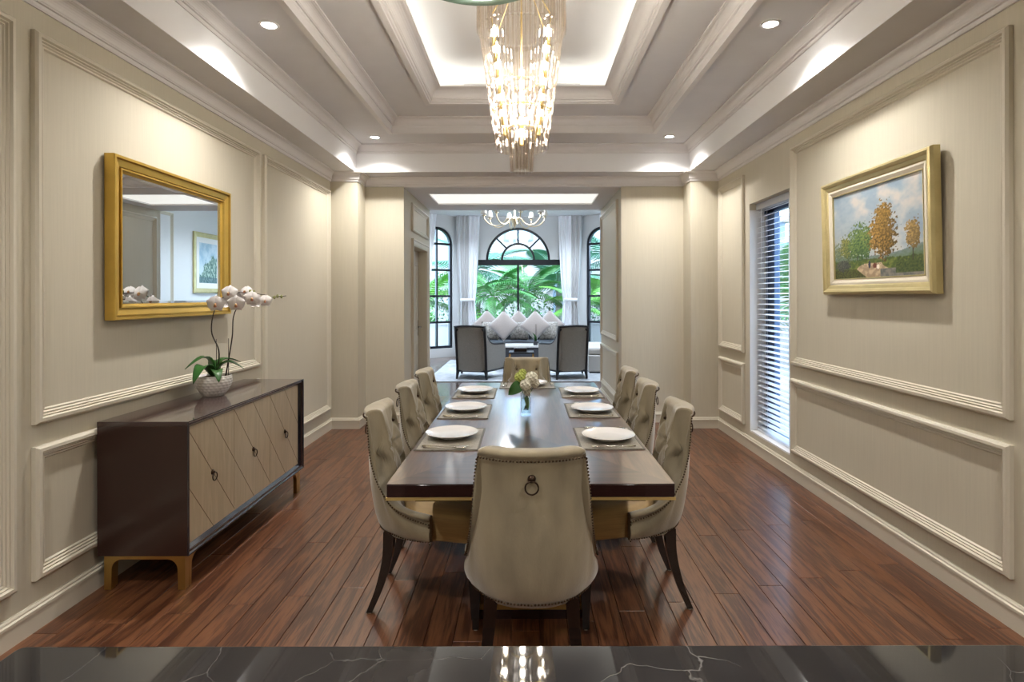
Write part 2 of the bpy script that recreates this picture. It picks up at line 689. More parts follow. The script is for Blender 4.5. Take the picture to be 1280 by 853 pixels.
DY0, DY1, DZ = 7.19, 8.17, 2.13
m = MB()
m.box(XL, PLX, YP, YW + 0.01, 0, 3.75)
m.box(LL - 0.15, OL, YW, DY0, 0, 3.75)
m.box(LL - 0.15, OL, DY1, YE, 0, 3.75)
m.box(LL - 0.15, OL, DY0, DY1, DZ, 3.75)
m.box(LL - 0.15, OL - 0.16, DY0, DY1, 0, DZ)
struct(m, 'wall_far_left', 'wall', 'beige wall block with doorway left of the living room opening', 'wall')
m = MB()
m.box(PRX, XR, YP, YW + 0.01, 0, 3.75)
m.box(OR, LR + 0.15, YW, YE, 0, 3.75)
struct(m, 'wall_far_right', 'wall', 'beige wall block with pilaster right of the living room opening', 'wall')

# roof shell over the ceilings keeps daylight out
m = MB()
m.box(XL - 0.15, XR + 0.22, YN - 0.15, YW, 3.75, 3.9)
m.box(LL - 0.15, LR + 0.15, YW, YB + 0.25, 3.75, 3.9)
struct(m, 'roof', 'ceiling_white', 'flat roof slab over the house', 'roof')

# ------------------------------------------------------------------ ceiling: three-step tray


def ring(m, o, i, z0, z1):
    m.holed([(o[0], o[2]), (o[1], o[2]), (o[1], o[3]), (o[0], o[3])],
            [[(i[0], i[2]), (i[1], i[2]), (i[1], i[3]), (i[0], i[3])]], z0, z1, lambda a, b, h: (a, b, h))


def grow(r, d):
    return (r[0] - d, r[1] + d, r[2] - d, r[3] + d)


m = MB()
ring(m, (XL, XR, YN, YW), R0, ZS, Z1 + 0.15)
struct(m, 'ceiling_soffit', 'ceiling', 'lower ceiling soffit running around the dining room', 'ceiling')
m = MB()
ring(m, grow(R0, 0.0), R1, Z1, Z1 + 0.14)
struct(m, 'ceiling_step', 'ceiling', 'first raised ceiling step holding the downlights', 'ceiling')
m = MB()
ring(m, grow(R1, 0.2), R2, Z2, Z2 + 0.03)
struct(m, 'ceiling_tray', 'ceiling', 'second raised ceiling step around the glowing tray', 'ceiling')
UT = grow(R2, 0.11)
m = MB()
ring(m, grow(UT, 0.05), UT, Z2 + 0.03, ZT)
m.box(UT[0] - 0.05, UT[1] + 0.05, UT[2] - 0.05, UT[3] + 0.05, ZT, ZT + 0.05)
struct(m, 'ceiling_dome', 'ceiling_white', 'bright recessed top of the ceiling tray', 'ceiling')

# crown mouldings (trims)
TRIM_N = [0]


def trim(mb, mat, label, **k):
    TRIM_N[0] += 1
    return struct(mb, 'trim_%d' % TRIM_N[0], mat, label, 'moulding', **k)


def crown_prof(z0, z1, p, base=0.0):
    """stepped cove crown from z0 (wall) to z1 (ceiling) projecting p"""
    h = z1 - z0
    pr = [(-0.004, z0), (0.13 * p, z0), (0.17 * p, z0 + 0.10 * h), (0.17 * p, z0 + 0.22 * h), (0.30 * p, z0 + 0.24 * h), (0.30 * p, z0 + 0.30 * h)]
    for i in range(7):
        t = i / 6 * PI / 2
        pr.append((0.34 * p + 0.52 * p * (1 - math.cos(t)), z0 + 0.34 * h + 0.50 * h * math.sin(t)))
    pr += [(0.90 * p, z0 + 0.86 * h), (p, z0 + 0.88 * h), (p, z1 + 0.002), (-0.004, z1 + 0.002)]
    return pr


room_path = [(XR, YN), (XR, YP), (PRX, YP), (PRX, YW), (PLX, YW), (PLX, YP), (XL, YP), (XL, YN)]
m = MB()
m.sweep(room_path, crown_prof(2.775, ZS, 0.075))
trim(m, 'crown', 'white cove crown moulding along the top of the walls')


def rect_path(r):
    return [(r[1], r[2]), (r[1], r[3]), (r[0], r[3]), (r[0], r[2])]


m = MB()
m.sweep(rect_path(R0), crown_prof(3.085, Z1, 0.09), closed=True)
trim(m, 'crown', 'crown moulding above the white ceiling fascia')
m = MB()
m.box(R0[0], R0[0] + 0.004, R0[2], R0[3], ZS, 3.085)
m.box(R0[1] - 0.004, R0[1], R0[2], R0[3], ZS, 3.085)
m.box(R0[0], R0[1], R0[3] - 0.004, R0[3], ZS, 3.085)
m.box(R0[0], R0[1], R0[2], R0[2] + 0.004, ZS, 3.085)
trim(m, 'ceiling_white', 'white flat fascia board of the ceiling drop')
m = MB()
m.sweep(rect_path(R1), [(-0.03, Z1 - 0.012), (0.012, Z1 - 0.012)] + crown_prof(Z1 + 0.045, Z2, 0.085)[1:-1] + [(-0.03, Z2)], closed=True)
trim(m, 'crown', 'deep stepped crown moulding around the middle ceiling step')
m = MB()
pr = [(-0.045, Z2 - 0.022), (0.0, Z2 - 0.022), (0.004, Z2 - 0.012), (0.016, Z2 - 0.008), (0.018, Z2 + 0.006), (0.03, Z2 + 0.010), (0.03, Z2 + 0.02)]
for i in range(7):
    t = i / 6 * PI / 2
    pr.append((0.034 + 0.066 * (1 - math.cos(t)), Z2 + 0.024 + 0.07 * math.sin(t)))
pr += [(0.108, Z2 + 0.098), (0.116, Z2 + 0.10), (0.116, Z2 + 0.112), (0.09, Z2 + 0.112), (0.02, Z2 + 0.04), (-0.03, Z2 + 0.032), (-0.045, Z2)]
m.sweep(rect_path(R2), pr, closed=True)
trim(m, 'crown', 'curved cove lip around the glowing ceiling tray')

# ------------------------------------------------------------------ wall panels
PANEL = [(0, 0), (0, 0.020), (0.010, 0.030), (0.024, 0.031), (0.030, 0.019), (0.036, 0.022), (0.041, 0.012), (0.047, 0.015), (0.053, 0.008),
         (0.060, 0.009), (0.066, 0.0)]


def panel(mp, y0, y1, z0, z1, label, flip=False):
    path = [(y0, z0), (y1, z0), (y1, z1), (y0, z1)]
    mm = MB()
    mm.sweep(path, PANEL, mp, closed=True)
    trim(mm, 'wall_trim', label)


panel(mpL, 0.6, 2.42, 0.225, 2.67, 'tall panel moulding on the mirror wall beside the island')
panel(mpL, 2.514, 4.645, 0.915, 2.67, 'large panel moulding framing the gold mirror')
panel(mpL, 2.514, 4.645, 0.222, 0.815, 'low panel moulding behind the sideboard')
panel(mpL, 4.73, 6.32, 0.225, 2.67, 'tall panel moulding between the sideboard and the corner')
panel(mpR, 5.62, 6.33, 0.92, 2.68, 'narrow upper panel moulding between window and corner')
panel(mpR, 5.62, 6.33, 0.213, 0.813, 'narrow lower panel moulding between window and corner')
panel(mpR, 2.525, 4.61, 0.925, 2.685, 'large panel moulding framing the landscape painting')
panel(mpR, 2.525, 4.61, 0.218, 0.813, 'wide low panel moulding below the landscape painting')
panel(mpR, 0.6, 2.36, 0.225, 2.67, 'tall panel moulding on the painting wall beside the island')
mpPL = lambda a, b, h: (OL + h, a, b)
mpPR = lambda a, b, h: (OR - h, a, b)
panel(mpPL, 7.10, 8.27, 2.31, 2.66, 'small panel moulding above the passage door')
panel(mpPR, 6.89, 8.37, 0.925, 2.66, 'upper panel moulding in the passage to the living room')
panel(mpPR, 6.89, 8.37, 0.218, 0.80, 'lower panel moulding in the passage to the living room')

# door casing + door in the passage
m = MB()
m.sweep([(DY0, 0), (DY0, DZ), (DY1, DZ), (DY1, 0)], [(0, 0), (0, 0.018), (0.02, 0.024), (0.06, 0.024), (0.066, 0.034), (0.085, 0.034), (0.085, 0)], mpPL)
trim(m, 'wall_trim', 'moulded casing around the passage door')
d = thing('door_1', 'beige panelled door set back in the passage wall', 'door', (OL - 0.11, (DY0 + DY1) / 2, 0))
tag(d, None, kind='structure')
m = MB()
m.box(-0.04, 0, -0.485, 0.485, 0.0, DZ - 0.01)
m.build('door_leaf', 'door_paint', d, bevel=0.002)
for z0, z1 in ((0.2, 0.85), (0.98, 1.95)):
    m = MB()
    m.sweep([(-0.36, z0), (0.36, z0), (0.36, z1), (-0.36, z1)], [(0, 0), (0, 0.012), (0.03, 0.012), (0.04, 0)], lambda a, b, h: (h, a, b), closed=True)
    m.build('panel_moulding', 'door_paint', d)
m = MB()
m.box(0.0, 0.006, 0.40, 0.445, 0.93, 1.15)
m.tube([(0, 0.42, 1.05), (0.045, 0.42, 1.05), (0.05, 0.41, 1.05), (0.05, 0.30, 1.05)], 0.009)
m.build('door_handle', 'chrome', d)

# baseboards
BASE = [(0, 0), (0.018, 0), (0.018, 0.085), (0.022, 0.088), (0.022, 0.100), (0.014, 0.105), (0.014, 0.112), (0.008, 0.122), (0, 0.122)]
m = MB()
m.sweep([(XR, YN), (XR, YP), (PRX, YP), (PRX, YW), (OR, YW), (OR, YE)], BASE)
struct(m, 'baseboard_right', 'wall_trim', 'moulded beige baseboard along the painting wall', 'baseboard')
m = MB()
m.sweep([(OL, DY0 - 0.09), (OL, YW), (PLX, YW), (PLX, YP), (XL, YP), (XL, YN)], BASE)
m.sweep([(OL, YE), (OL, DY1 + 0.09)], BASE)
struct(m, 'baseboard_left', 'wall_trim', 'moulded beige baseboard along the mirror wall', 'baseboard')

# ------------------------------------------------------------------ floor
m = MB()
m.box(LL - 0.15, LR + 0.15, YN - 0.15, YE, -0.12, -0.014)
m.box(XL, XR, YN, 1.2, -0.014, 0.0)
floor = struct(m, 'floor', 'subfloor', 'dark reddish brown plank floor of the dining room', 'floor')
PW = 0.125
plank_meshes = {}


def plank_mesh(w, l):
    key = (round(w, 4), round(l, 3))
    if key not in plank_meshes:
        mm = MB()
        a, b, t, e = w / 2 - 0.0009, l / 2 - 0.0009, 0.0, 0.0016
        lo = [(-a, -b, -0.013), (a, -b, -0.013), (a, b, -0.013), (-a, b, -0.013)]
        mi = [(-a, -b, -e), (a, -b, -e), (a, b, -e), (-a, b, -e)]
        to = [(-a + e, -b + e, t), (a - e, -b + e, t), (a - e, b - e, t), (-a + e, b - e, t)]
        fs = [(8, 9, 10, 11)]
        for i in range(4):
            j = (i + 1) % 4
            fs += [(i, j, 4 + j, 4 + i), (4 + i, 4 + j, 8 + j, 8 + i)]
        mm.add(lo + mi + to, fs)
        me = mm.mesh('plank')
        me.materials.append(MATS['plank'])
        plank_meshes[key] = me
    return plank_meshes[key]


NP = 0
rows_n = int(math.ceil((XR - XL) / PW))
for i in range(rows_n):
    x0 = XL + i * PW
    x1 = min(x0 + PW, XR)
    xc = (x0 + x1) / 2
    if PLX < xc < PRX:
        yend = YE if OL < xc < OR else YW
    else:
        yend = YP
    y = 1.2 - (i * 0.47 % 1.0) * 1.3
    while y < yend - 0.001:
        a, b = max(y, 1.2), min(y + 1.3, yend)
        y += 1.3
        if b - a < 0.02:
            continue
        o = link('plank', plank_mesh(x1 - x0, b - a), floor)
        o.location = (xc, (a + b) / 2, 0)
        NP += 1
m = MB()
m.box(LL - 0.15, LR + 0.15, YE, YB + 0.25, -0.12, 0.0)
struct(m, 'floor_living', 'living_floor', 'glossy floor of the living room', 'floor')

# ------------------------------------------------------------------ passage ceiling with light tray, living room shell
m = MB()
m.holed([(LL - 0.15, YW), (LR + 0.15, YW), (LR + 0.15, YE), (LL - 0.15, YE)], [[(-1.22, 7.13), (0.93, 7.13), (0.93, 7.96), (-1.22, 7.96)]],
        2.77, 3.0, lambda a, b, h: (a, b, h))
struct(m, 'ceiling_passage', 'ceiling_white', 'flat ceiling of the passage with a light tray', 'ceiling')
t = thing('ceiling_tray_light', 'rectangular glowing light tray in the passage ceiling', 'light', (-0.145, 7.545, 2.79))
m = MB()
m.box(-1.08, 1.08, -0.42, 0.42, 0.0, 0.02)
m.build('diffuser', 'tray_light', t)
m = MB()
m.sweep([(1.075, -0.415), (1.075, 0.415), (-1.075, 0.415), (-1.075, -0.415)], [(0, -0.02), (0.006, -0.02), (0.006, 0.0), (0, 0.0)], closed=True)
m.build('tray_frame', 'ceiling_white', t)

m = MB()
m.box(LL - 0.15, LR + 0.15, YE, YB + 0.25, LZ, LZ + 0.2)
struct(m, 'ceiling_living', 'ceiling_white', 'white flat ceiling of the living room', 'ceiling')
m = MB()
m.box(OL - 1.32, OR + 1.32, YE - 0.15, YE, 3.0, LZ + 0.2)
struct(m, 'wall_header', 'living_wall', 'wall strip above the passage seen from the living room', 'wall')
DL = Vector((-0.799, -0.602)).normalized()
PLB, PRB = Vector((-1.71, YB)), Vector((1.41, YB))
TL_ = (PLB.x - LL) / 0.799
TR_ = (LR - PRB.x) / 0.799
m = MB()
m.box(LL - 0.15, LL, YE, YB - 0.602 * TL_ + 0.05, 0, 3.75)
struct(m, 'wall_living_left', 'living_wall', 'pale wall on the door side of the living room', 'wall')
m = MB()
m.box(LR, LR + 0.15, YE, YB - 0.602 * TR_ + 0.05, 0, 3.75)
struct(m, 'wall_living_right', 'living_wall', 'pale wall of the living room holding a framed picture', 'wall')


def arc(cx, cz, r, n=20, a0=0.0, a1=PI):
    return [(cx + r * math.cos(a0 + (a1 - a0) * i / n), cz + r * math.sin(a0 + (a1 - a0) * i / n)) for i in range(n + 1)]


# centre bay wall and its window
CW, CZ0, CZ1, AR, AZ = 1.28, 0.45, 2.30, 0.80, 2.40
hole = [(BC - CW, CZ0), (BC + CW, CZ0), (BC + CW, AZ), (BC + AR, AZ)] + arc(BC, AZ, AR)[1:] + [(BC - CW, AZ)]
mpC = lambda a, b, h: (a, YB + h, b)
m = MB()
m.holed([(PLB.x, 0), (PRB.x, 0), (PRB.x, 3.75), (PLB.x, 3.75)], [hole], 0, 0.25, mpC)
struct(m, 'wall_bay_centre', 'living_wall', 'pale bay wall around the big arched window', 'wall')


def bar(m, a0, b0, a1, b1, w, h0, h1, mp):
    d = Vector((a1 - a0, b1 - b0)).normalized()
    n = Vector((-d.y, d.x)) * w / 2
    m.prism([(a0 + n.x, b0 + n.y), (a0 - n.x, b0 - n.y), (a1 - n.x, b1 - n.y), (a1 + n.x, b1 + n.y)], h0, h1, mp)


def arcband(m, cx, cz, r0, r1, h0, h1, mp, n=24):
    o = arc(cx, cz, r1, n)
    i = arc(cx, cz, r0, n)[::-1]
    k = n + 1
    for q in range(n):
        m.prism([o[q], o[q + 1], i[k - 2 - q], i[k - 1 - q]], h0, h1, mp)


w = thing('window_1', 'black framed picture window with fan arch over the garden', 'window', (0, 0, 0))
tag(w, None, kind='structure')
m = MB()
m.box(BC - CW, BC + CW, YB + 0.06, YB + 0.16, 2.265, 2.40)
m.build('transom', 'window_black', w)
m = MB()
arcband(m, BC, AZ, AR - 0.055, AR, 0.06, 0.15, mpC)
m.build('arch_frame', 'window_black', w)
m = MB()
arcband(m, BC, AZ, 0.375, 0.425, 0.07, 0.14, mpC)
m.build('inner_arch', 'window_black', w)
for ang in (45, 90, 135):
    c, s = math.cos(math.radians(ang)), math.sin(math.radians(ang))
    m = MB()
    bar(m, BC + 0.42 * c, AZ + 0.42 * s, BC + 0.77 * c, AZ + 0.77 * s, 0.05 if ang == 90 else 0.04, 0.07, 0.14, mpC)
    m.build('muntin', 'window_black', w)
m = MB()
m.box(BC - 0.025, BC + 0.025, YB + 0.07, YB + 0.14, CZ0, 2.265)
m.build('mullion', 'window_black', w)
m = MB()
m.box(BC - CW, BC - CW + 0.06, YB + 0.06, YB + 0.15, CZ0, 2.265)
m.box(BC + CW - 0.06, BC + CW, YB + 0.06, YB + 0.15, CZ0, 2.265)
m.box(BC - CW, BC + CW, YB + 0.06, YB + 0.15, CZ0, CZ0 + 0.06)
m.build('window_frame', 'window_black', w)
for x0, x1 in ((BC - CW, BC), (BC, BC + CW)):
    m = MB()
    m.box(x0 + 0.03, x1 - 0.03, YB + 0.10, YB + 0.106, CZ0 + 0.03, 2.28)
    m.build('pane', 'pane', w)
m = MB()
m.prism(arc(BC, AZ, AR - 0.03, 24), 0.10, 0.106, mpC)
m.build('pane', 'pane', w)


# angled bay walls with narrow arched windows
def side_bay(P0, d, n, T, wname, wlab, dlab, wallname):
    nv = Vector(n)
    mp = lambda a, b, h: (P0.x + d.x * a + nv.x * h, P0.y + d.y * a + nv.y * h, b)
    tc, hw, z0, zs = 0.52, 0.41, 0.217, 2.775
    hole = [(tc - hw, z0), (tc + hw, z0)] + arc(tc, zs, hw)
    m = MB()
    m.holed([(0, 0), (T, 0), (T, 3.75), (0, 3.75)], [hole], 0, 0.2, mp)
    struct(m, wallname, 'living_wall', dlab, 'wall')
    w = thing(wname, wlab, 'window', (0, 0, 0))
    tag(w, None, kind='structure')
    m = MB()
    m.sweep(hole, [(0, 0.04), (0.06, 0.04), (0.06, 0.12), (0, 0.12)], mp, closed=True)
    m.build('window_frame', 'window_black', w)
    m = MB()
    bar(m, tc, z0, tc, zs + hw - 0.02, 0.045, 0.05, 0.11, mp)
    m.build('mullion', 'window_black', w)
    for k in range(4):
        z = zs - k * 0.64
        m = MB()
        bar(m, tc - hw, z, tc + hw, z, 0.05, 0.05, 0.11, mp)
        m.build('muntin', 'window_black', w)
    m = MB()
    m.prism([(tc - hw + 0.01, z0 + 0.01), (tc + hw - 0.01, z0 + 0.01)] + arc(tc, zs, hw - 0.01), 0.078, 0.083, mp)
    m.build('pane', 'pane', w)
    return mp


mpBL = side_bay(PLB, Vector((-0.799, -0.602)), (-0.602, 0.799), TL_ + 0.05, 'window_2', 'narrow black arched window on the door side of the bay',
                'angled pale bay wall on the door side', 'wall_bay_left')
mpBR = side_bay(PRB, Vector((0.799, -0.602)), (0.602, 0.799), TR_ + 0.05, 'window_3', 'narrow black arched window beside the grey corner sofa',
                'angled pale bay wall beside the corner sofa', 'wall_bay_right')

# ------------------------------------------------------------------ dining window with blinds
w = thing('window_4', 'tall narrow dining room window behind white slatted blinds', 'window', (0, 0, 0))
tag(w, None, kind='structure')
FX = XR + 0.14
m = MB()
m.box(FX, FX + 0.05, WY0, WY0 + 0.05, WZ0, WZ1)
m.box(FX, FX + 0.05, WY1 - 0.23, WY1 - 0.04, WZ0, WZ1)
m.box(FX, FX + 0.05, WY0, WY1, WZ1 - 0.10, WZ1)
m.box(FX, FX + 0.05, WY0, WY1, WZ0, WZ0 + 0.05)
m.build('window_frame', 'frame_navy', w)
m = MB()
m.box(FX + 0.005, FX + 0.045, WY1 - 0.04, WY1, WZ0, WZ1)
m.build('frame_filler', 'reveal_white', w)
for a, b in ((WY0 + 0.04, WY1 - 0.22),):
    m = MB()
    m.box(FX + 0.02, FX + 0.026, a, b, WZ0 + 0.04, WZ1 - 0.08)
    m.build('pane', 'pane', w)
m = MB()
m.box(XR + 0.002, FX, WY0, WY1, WZ0 - 0.001, WZ0 + 0.014)
m.box(XR + 0.002, FX, WY1 - 0.006, WY1 + 0.001, WZ0 + 0.014, WZ1 - 0.06)
m.box(XR + 0.002, FX, WY0 - 0.001, WY0 + 0.006, WZ0 + 0.014, WZ1 - 0.06)
m.build('reveal', 'reveal_white', w)

bl = thing('venetian_blind', 'white horizontal slat blind hanging in the tall dining window', 'blind', (XR + 0.085, (WY0 + WY1) / 2, WZ0))
HH = WZ1 - WZ0
m = MB()
m.box(-0.03, 0.03, -0.395, 0.395, HH - 0.065, HH - 0.005)
m.build('headrail', 'blind', bl)
m = MB()
m.box(-0.026, 0.026, -0.39, 0.39, 0.02, 0.038)
m.build('bottom_rail', 'blind', bl)
sm = MB()
rows = []
for j in range(5):
    tt = -1 + j * 0.5
    rows.append([(0.024 * tt, y, 0.003 * (1 - tt * tt) + 0.0045 * tt) for y in (-0.388, 0.388)])
sm.grid(rows)
rows2 = [[(x, y, z - 0.0016) for x, y, z in r] for r in rows]
sm.grid(rows2)
sme = sm.mesh('slat')
sme.materials.append(MATS['blind'])
nsl = 43
for k in range(nsl):
    o = link('slat', sme, bl)
    o.location = (0, 0, 0.065 + k * (HH - 0.15) / (nsl - 1))
for y in (-0.28, 0.28):
    m = MB()
    m.tube([(-0.027, y, 0.03), (-0.027, y, HH - 0.05)], 0.0022, 5)
    m.tube([(0.027, y, 0.03), (0.027, y, HH - 0.05)], 0.0022, 5)
    m.build('ladder_cord', 'blind', bl)
m = MB()
m.tube([(-0.034, -0.30, 0.75), (-0.034, -0.30, HH - 0.05)], 0.004, 6)
m.build('tilt_wand', 'blind', bl)

# ------------------------------------------------------------------ lights in the room
dl_mesh = MB()
dl_mesh.lathe([(0.001, -0.0005), (0.043, -0.0005)], 20)
dl_me = dl_mesh.mesh('lens')
dl_me.materials.append(MATS['downlight'])
dr = MB()
dr.lathe([(0.043, -0.001), (0.046, -0.006), (0.06, -0.005), (0.063, 0.0), (0.043, 0.0)], 20)
dr_me = dr.mesh('trim_ring')
dr_me.materials.append(MATS['ceiling_white'])


def downlight(x, y, z, label, power, group=None, color=(1.0, 0.955, 0.90)):
    t = thing('downlight', label, 'light', (x, y, z), 0, group)
    link('lens', dl_me, t)
    link('trim_ring', dr_me, t)
    lamp('SPOT', 'downlight_beam', (0, 0, -0.012), power, color, t, spot_size=math.radians(132), spot_blend=1.0, shadow_soft_size=0.04)


for y, txt in ((1.05, 'near the marble island'), (3.54, 'over the dining table side'), (6.03, 'close to the living room opening')):
    downlight(-1.597, y, Z1, 'round recessed downlight %s on the mirror side' % txt, P_SPOT)
    downlight(1.53, y, Z1, 'round recessed downlight %s on the painting side' % txt, P_SPOT)
for x in (-1.2, 1.2):  # unseen downlights added behind the camera as fill light
    for y in (-0.6, -2.0):
        downlight(x, y, ZS, 'added unseen fill downlight %s, on the %s wall side' % ('right behind the island' if y > -1 else 'by the rear wall', 'mirror' if x < 0 else 'painting'), P_SPOT * 1.35, 'added fill downlights behind the island')
for x in (-1.5, 1.2):  # out-of-view cool downlights, added to brighten the living room
    for y in (9.4, 11.2, 12.8):
        downlight(x, y, LZ, 'added unseen living room fill downlight %s, on the %s side' % ({9.4: 'by the passage', 11.2: 'level with the coffee table', 12.8: 'by the bay window'}[y], 'door' if x < 0 else 'corner sofa'), 140.0, 'added living room fill downlights', (0.74, 0.87, 1.0))

cv = thing('cove_light', 'hidden warm light strip glowing inside the ceiling tray', 'light', (0, 0, Z2 + 0.036))
for i, (x0, x1, y0, y1) in enumerate(((R2[0] - 0.05, R2[0] + 0.0, R2[2], R2[3]), (R2[1] - 0.0, R2[1] + 0.05, R2[2], R2[3]),
                                      (R2[0], R2[1], R2[3] + 0.0, R2[3] + 0.05), (R2[0], R2[1], R2[2] - 0.05, R2[2] - 0.0))):
    m = MB()
    m.box(x0, x1, y0, y1, 0.0, 0.008)
    m.build('light_strip', 'cove', cv)

v = thing('air_vent', 'slim white air slot on the end wall of the ceiling tray', 'vent', (-0.03, UT[3], 3.495))
m = MB()
m.sweep([(-0.57, 0), (0.57, 0), (0.57, 0.045), (-0.57, 0.045)], [(0, 0), (0, 0.01), (0.012, 0.01), (0.012, 0)], lambda a, b, h: (a, -h, b), closed=True)
m.build('vent_frame', 'ceiling_white', v)
for z in (0.018, 0.027):
    m = MB()
    m.box(-0.558, 0.558, -0.006, -0.001, z, z + 0.003)
    m.build('vent_slat', 'ceiling', v)

# ------------------------------------------------------------------ crystal chandelier
CX, CY = -0.022, 3.45
ch = thing('crystal_chandelier', 'tall tapering chandelier of hanging crystal rods and candle bulbs', 'chandelier', (CX, CY, 0))
rod = MB()
rod.tube([(0, 0, 0), (0, 0, 1)], 1.0, 5, smooth=False)
rod_me = rod.mesh('crystal_rod')
rod_me.materials.append(MATS['crystal'])


def crystal(p0, p1, r):
    p0, p1 = Vector(p0), Vector(p1)
    d = p1 - p0
    o = link('crystal_rod', rod_me, ch)
    o.location = p0
    q = d.to_track_quat('Z', 'Y')
    o.rotation_mode = 'QUATERNION'
    o.rotation_quaternion = q
    o.scale = (r, r, d.length)


def pol(a, r, z):
    return (r * math.cos(a), r * math.sin(a), z)


NT1 = 52
for k in range(NT1):
    a = 2 * PI * k / NT1
    crystal(pol(a, 0.262, 3.083), pol(a, 0.262, 3.54), 0.0105)
for k in range(36):
    a = 2 * PI * (k + 0.5) / 36
    crystal(pol(a, 0.20, 3.10), pol(a, 0.20, 3.54), 0.009)
for side in (0, PI):
    for k in range(17):
        a = side + math.radians(-62 + 124 * k / 16)
        crystal(pol(a, 0.148 + 0.004 * (k % 2), 2.374), pol(a, 0.252, 3.09), 0.0098)
for side in (-PI / 2, PI / 2):
    for k in range(11):
        x = -0.095 + 0.19 * k / 10
        s = math.sin(side)
        crystal((x * 0.8, s * 0.150, 2.74), (x, s * 0.215, 3.09), 0.0092)
for k in range(18):
    a = 2 * PI * k / 18
    crystal(pol(a, 0.062, 2.238), pol(a, 0.098, 2.78), 0.0092)
for k in range(9):
    a = 2 * PI * (k + 0.5) / 9
    crystal(pol(a, 0.030, 2.26), pol(a, 0.05, 2.74), 0.008)
m = MB()
m.torus((0, 0, 3.54), 0.262, 0.010, 48, 8)
m.torus((0, 0, 3.54), 0.20, 0.008, 40, 6)
m.torus((0, 0, 2.78), 0.10, 0.003, 28, 6)
m.torus((0, 0, 2.60), 0.176, 0.004, 32, 6)
m.torus((0, 0, 2.50), 0.08, 0.004, 24, 6)
for k in range(4):
    a = PI / 4 + k * PI / 2
    m.tube([pol(a, 0.24, 3.09), pol(a, 0.12, 2.45)], 0.005, 6)
    m.tube([pol(a, 0.0, 3.54), pol(a, 0.262, 3.54)], 0.006, 6)
    m.tube([pol(a, 0.0, 3.50), pol(a, 0.235, 3.12)], 0.003, 6)
m.tube([(0, 0, 2.45), (0, 0, 3.58)], 0.006, 8)
m.build('frame', 'brass_bright', ch)
m = MB()
m.lathe([(0.001, 3.565), (0.16, 3.565), (0.17, 3.575), (0.17, 3.598), (0.001, 3.598)], 32)
m.build('ceiling_plate', 'brass_bright', ch)
bulb = MB()
bulb.lathe([(0.002, 0.055), (0.007, 0.045), (0.013, 0.026), (0.015, 0.012), (0.012, -0.004), (0.008, -0.012), (0.001, -0.012)], 12)
bulb_me = bulb.mesh('candle_bulb')
bulb_me.materials.append(MATS['bulb'])
cand = MB()
cand.lathe([(0.001, -0.012), (0.012, -0.012), (0.012, -0.06), (0.016, -0.064), (0.001, -0.068)], 10)
cand_me = cand.mesh('candle_holder')
cand_me.materials.append(MATS['brass_bright'])
for col in range(4):
    a = PI / 4 + col * PI / 2
    for k in range(6):
        t = k / 5
        p = pol(a, lerp(0.222, 0.15, t), lerp(3.00, 2.555, t))
        h = link('candle_holder', cand_me, ch)
        h.location = p
        b = link('candle_bulb', bulb_me, h)
for k in range(4):
    p = (0.0, -0.075 if k % 2 else 0.06, 2.68 - 0.062 * k)
    h = link('candle_holder', cand_me, ch)
    h.location = (0, -0.07, 2.66 - 0.072 * k)
    link('candle_bulb', bulb_me, h)

# near crystal pendant above the island
pe = thing('crystal_pendant', 'round glass rimmed crystal pendant hanging above the marble island', 'pendant lamp', (-0.13, 1.49, 2.35))
m = MB()
m.torus((0, 0, 0.012), 0.206, 0.012, 64, 10)
m.lathe([(0.19, 0.02), (0.206, 0.02), (0.206, 0.05), (0.19, 0.05)], 48)
m.build('glass_rim', 'green_glass', pe)
m = MB()
for k in range(330):
    r = 0.19 * math.sqrt(R.random())
    a = R.random() * 2 * PI
    m.sphere((r * math.cos(a), r * math.sin(a), 0.02 + R.random() * 0.03), 0.008, 6, 4)
o = m.build('crystal_beads', 'bead', pe, fix=False)
o['kind'] = 'stuff'
m = MB()
m.lathe([(0.001, 0.06), (0.195, 0.06), (0.195, 0.07), (0.03, 0.08), (0.012, 0.12), (0.008, 0.16), (0.001, 0.16)], 40)
m.tube([(0, 0, 0.12), (0, 0, 1.24)], 0.006, 8)
m.lathe([(0.001, 1.225), (0.05, 1.225), (0.055, 1.248), (0.001, 1.248)], 24)
m.build('stem', 'chrome', pe)
lamp('POINT', 'pendant_glow', (0, 0, 0.045), 7.0, (1.0, 0.95, 0.89), pe, shadow_soft_size=0.05)

# ------------------------------------------------------------------ marble island
isl = thing('kitchen_island', 'dark veined marble topped island with polished reflective surface', 'island', (-0.006, 0.5, 0))
m = MB()
pl = []
for cx, cy, a0 in ((0.806 - 0.012, 0.412 - 0.012, 0), (-0.806 + 0.012, 0.412 - 0.012, PI / 2), (-0.806 + 0.012, -0.34, PI), (0.806 - 0.012, -0.34, 1.5 * PI)):
    for q in range(5):
        a = a0 + q * PI / 8
        pl.append((cx + 0.012 * math.cos(a), cy + 0.012 * math.sin(a)))
m.prism(pl, 0.88, 0.92)
m.build('marble_top', 'marble', isl, bevel=0.003)
m = MB()
m.box(-0.74, 0.74, -0.30, 0.34, 0.08, 0.88)
m.build('cabinet_body', 'island_body', isl)
m = MB()
m.box(-0.70, 0.70, -0.26, 0.28, 0.0, 0.08)
m.build('plinth', 'leg_wood', isl)
for k in range(3):
    m = MB()
    m.box(-0.73 + k * 0.49, -0.25 + k * 0.49, 0.34, 0.358, 0.10, 0.86)
    m.build('panel', 'island_body', isl, bevel=0.004)

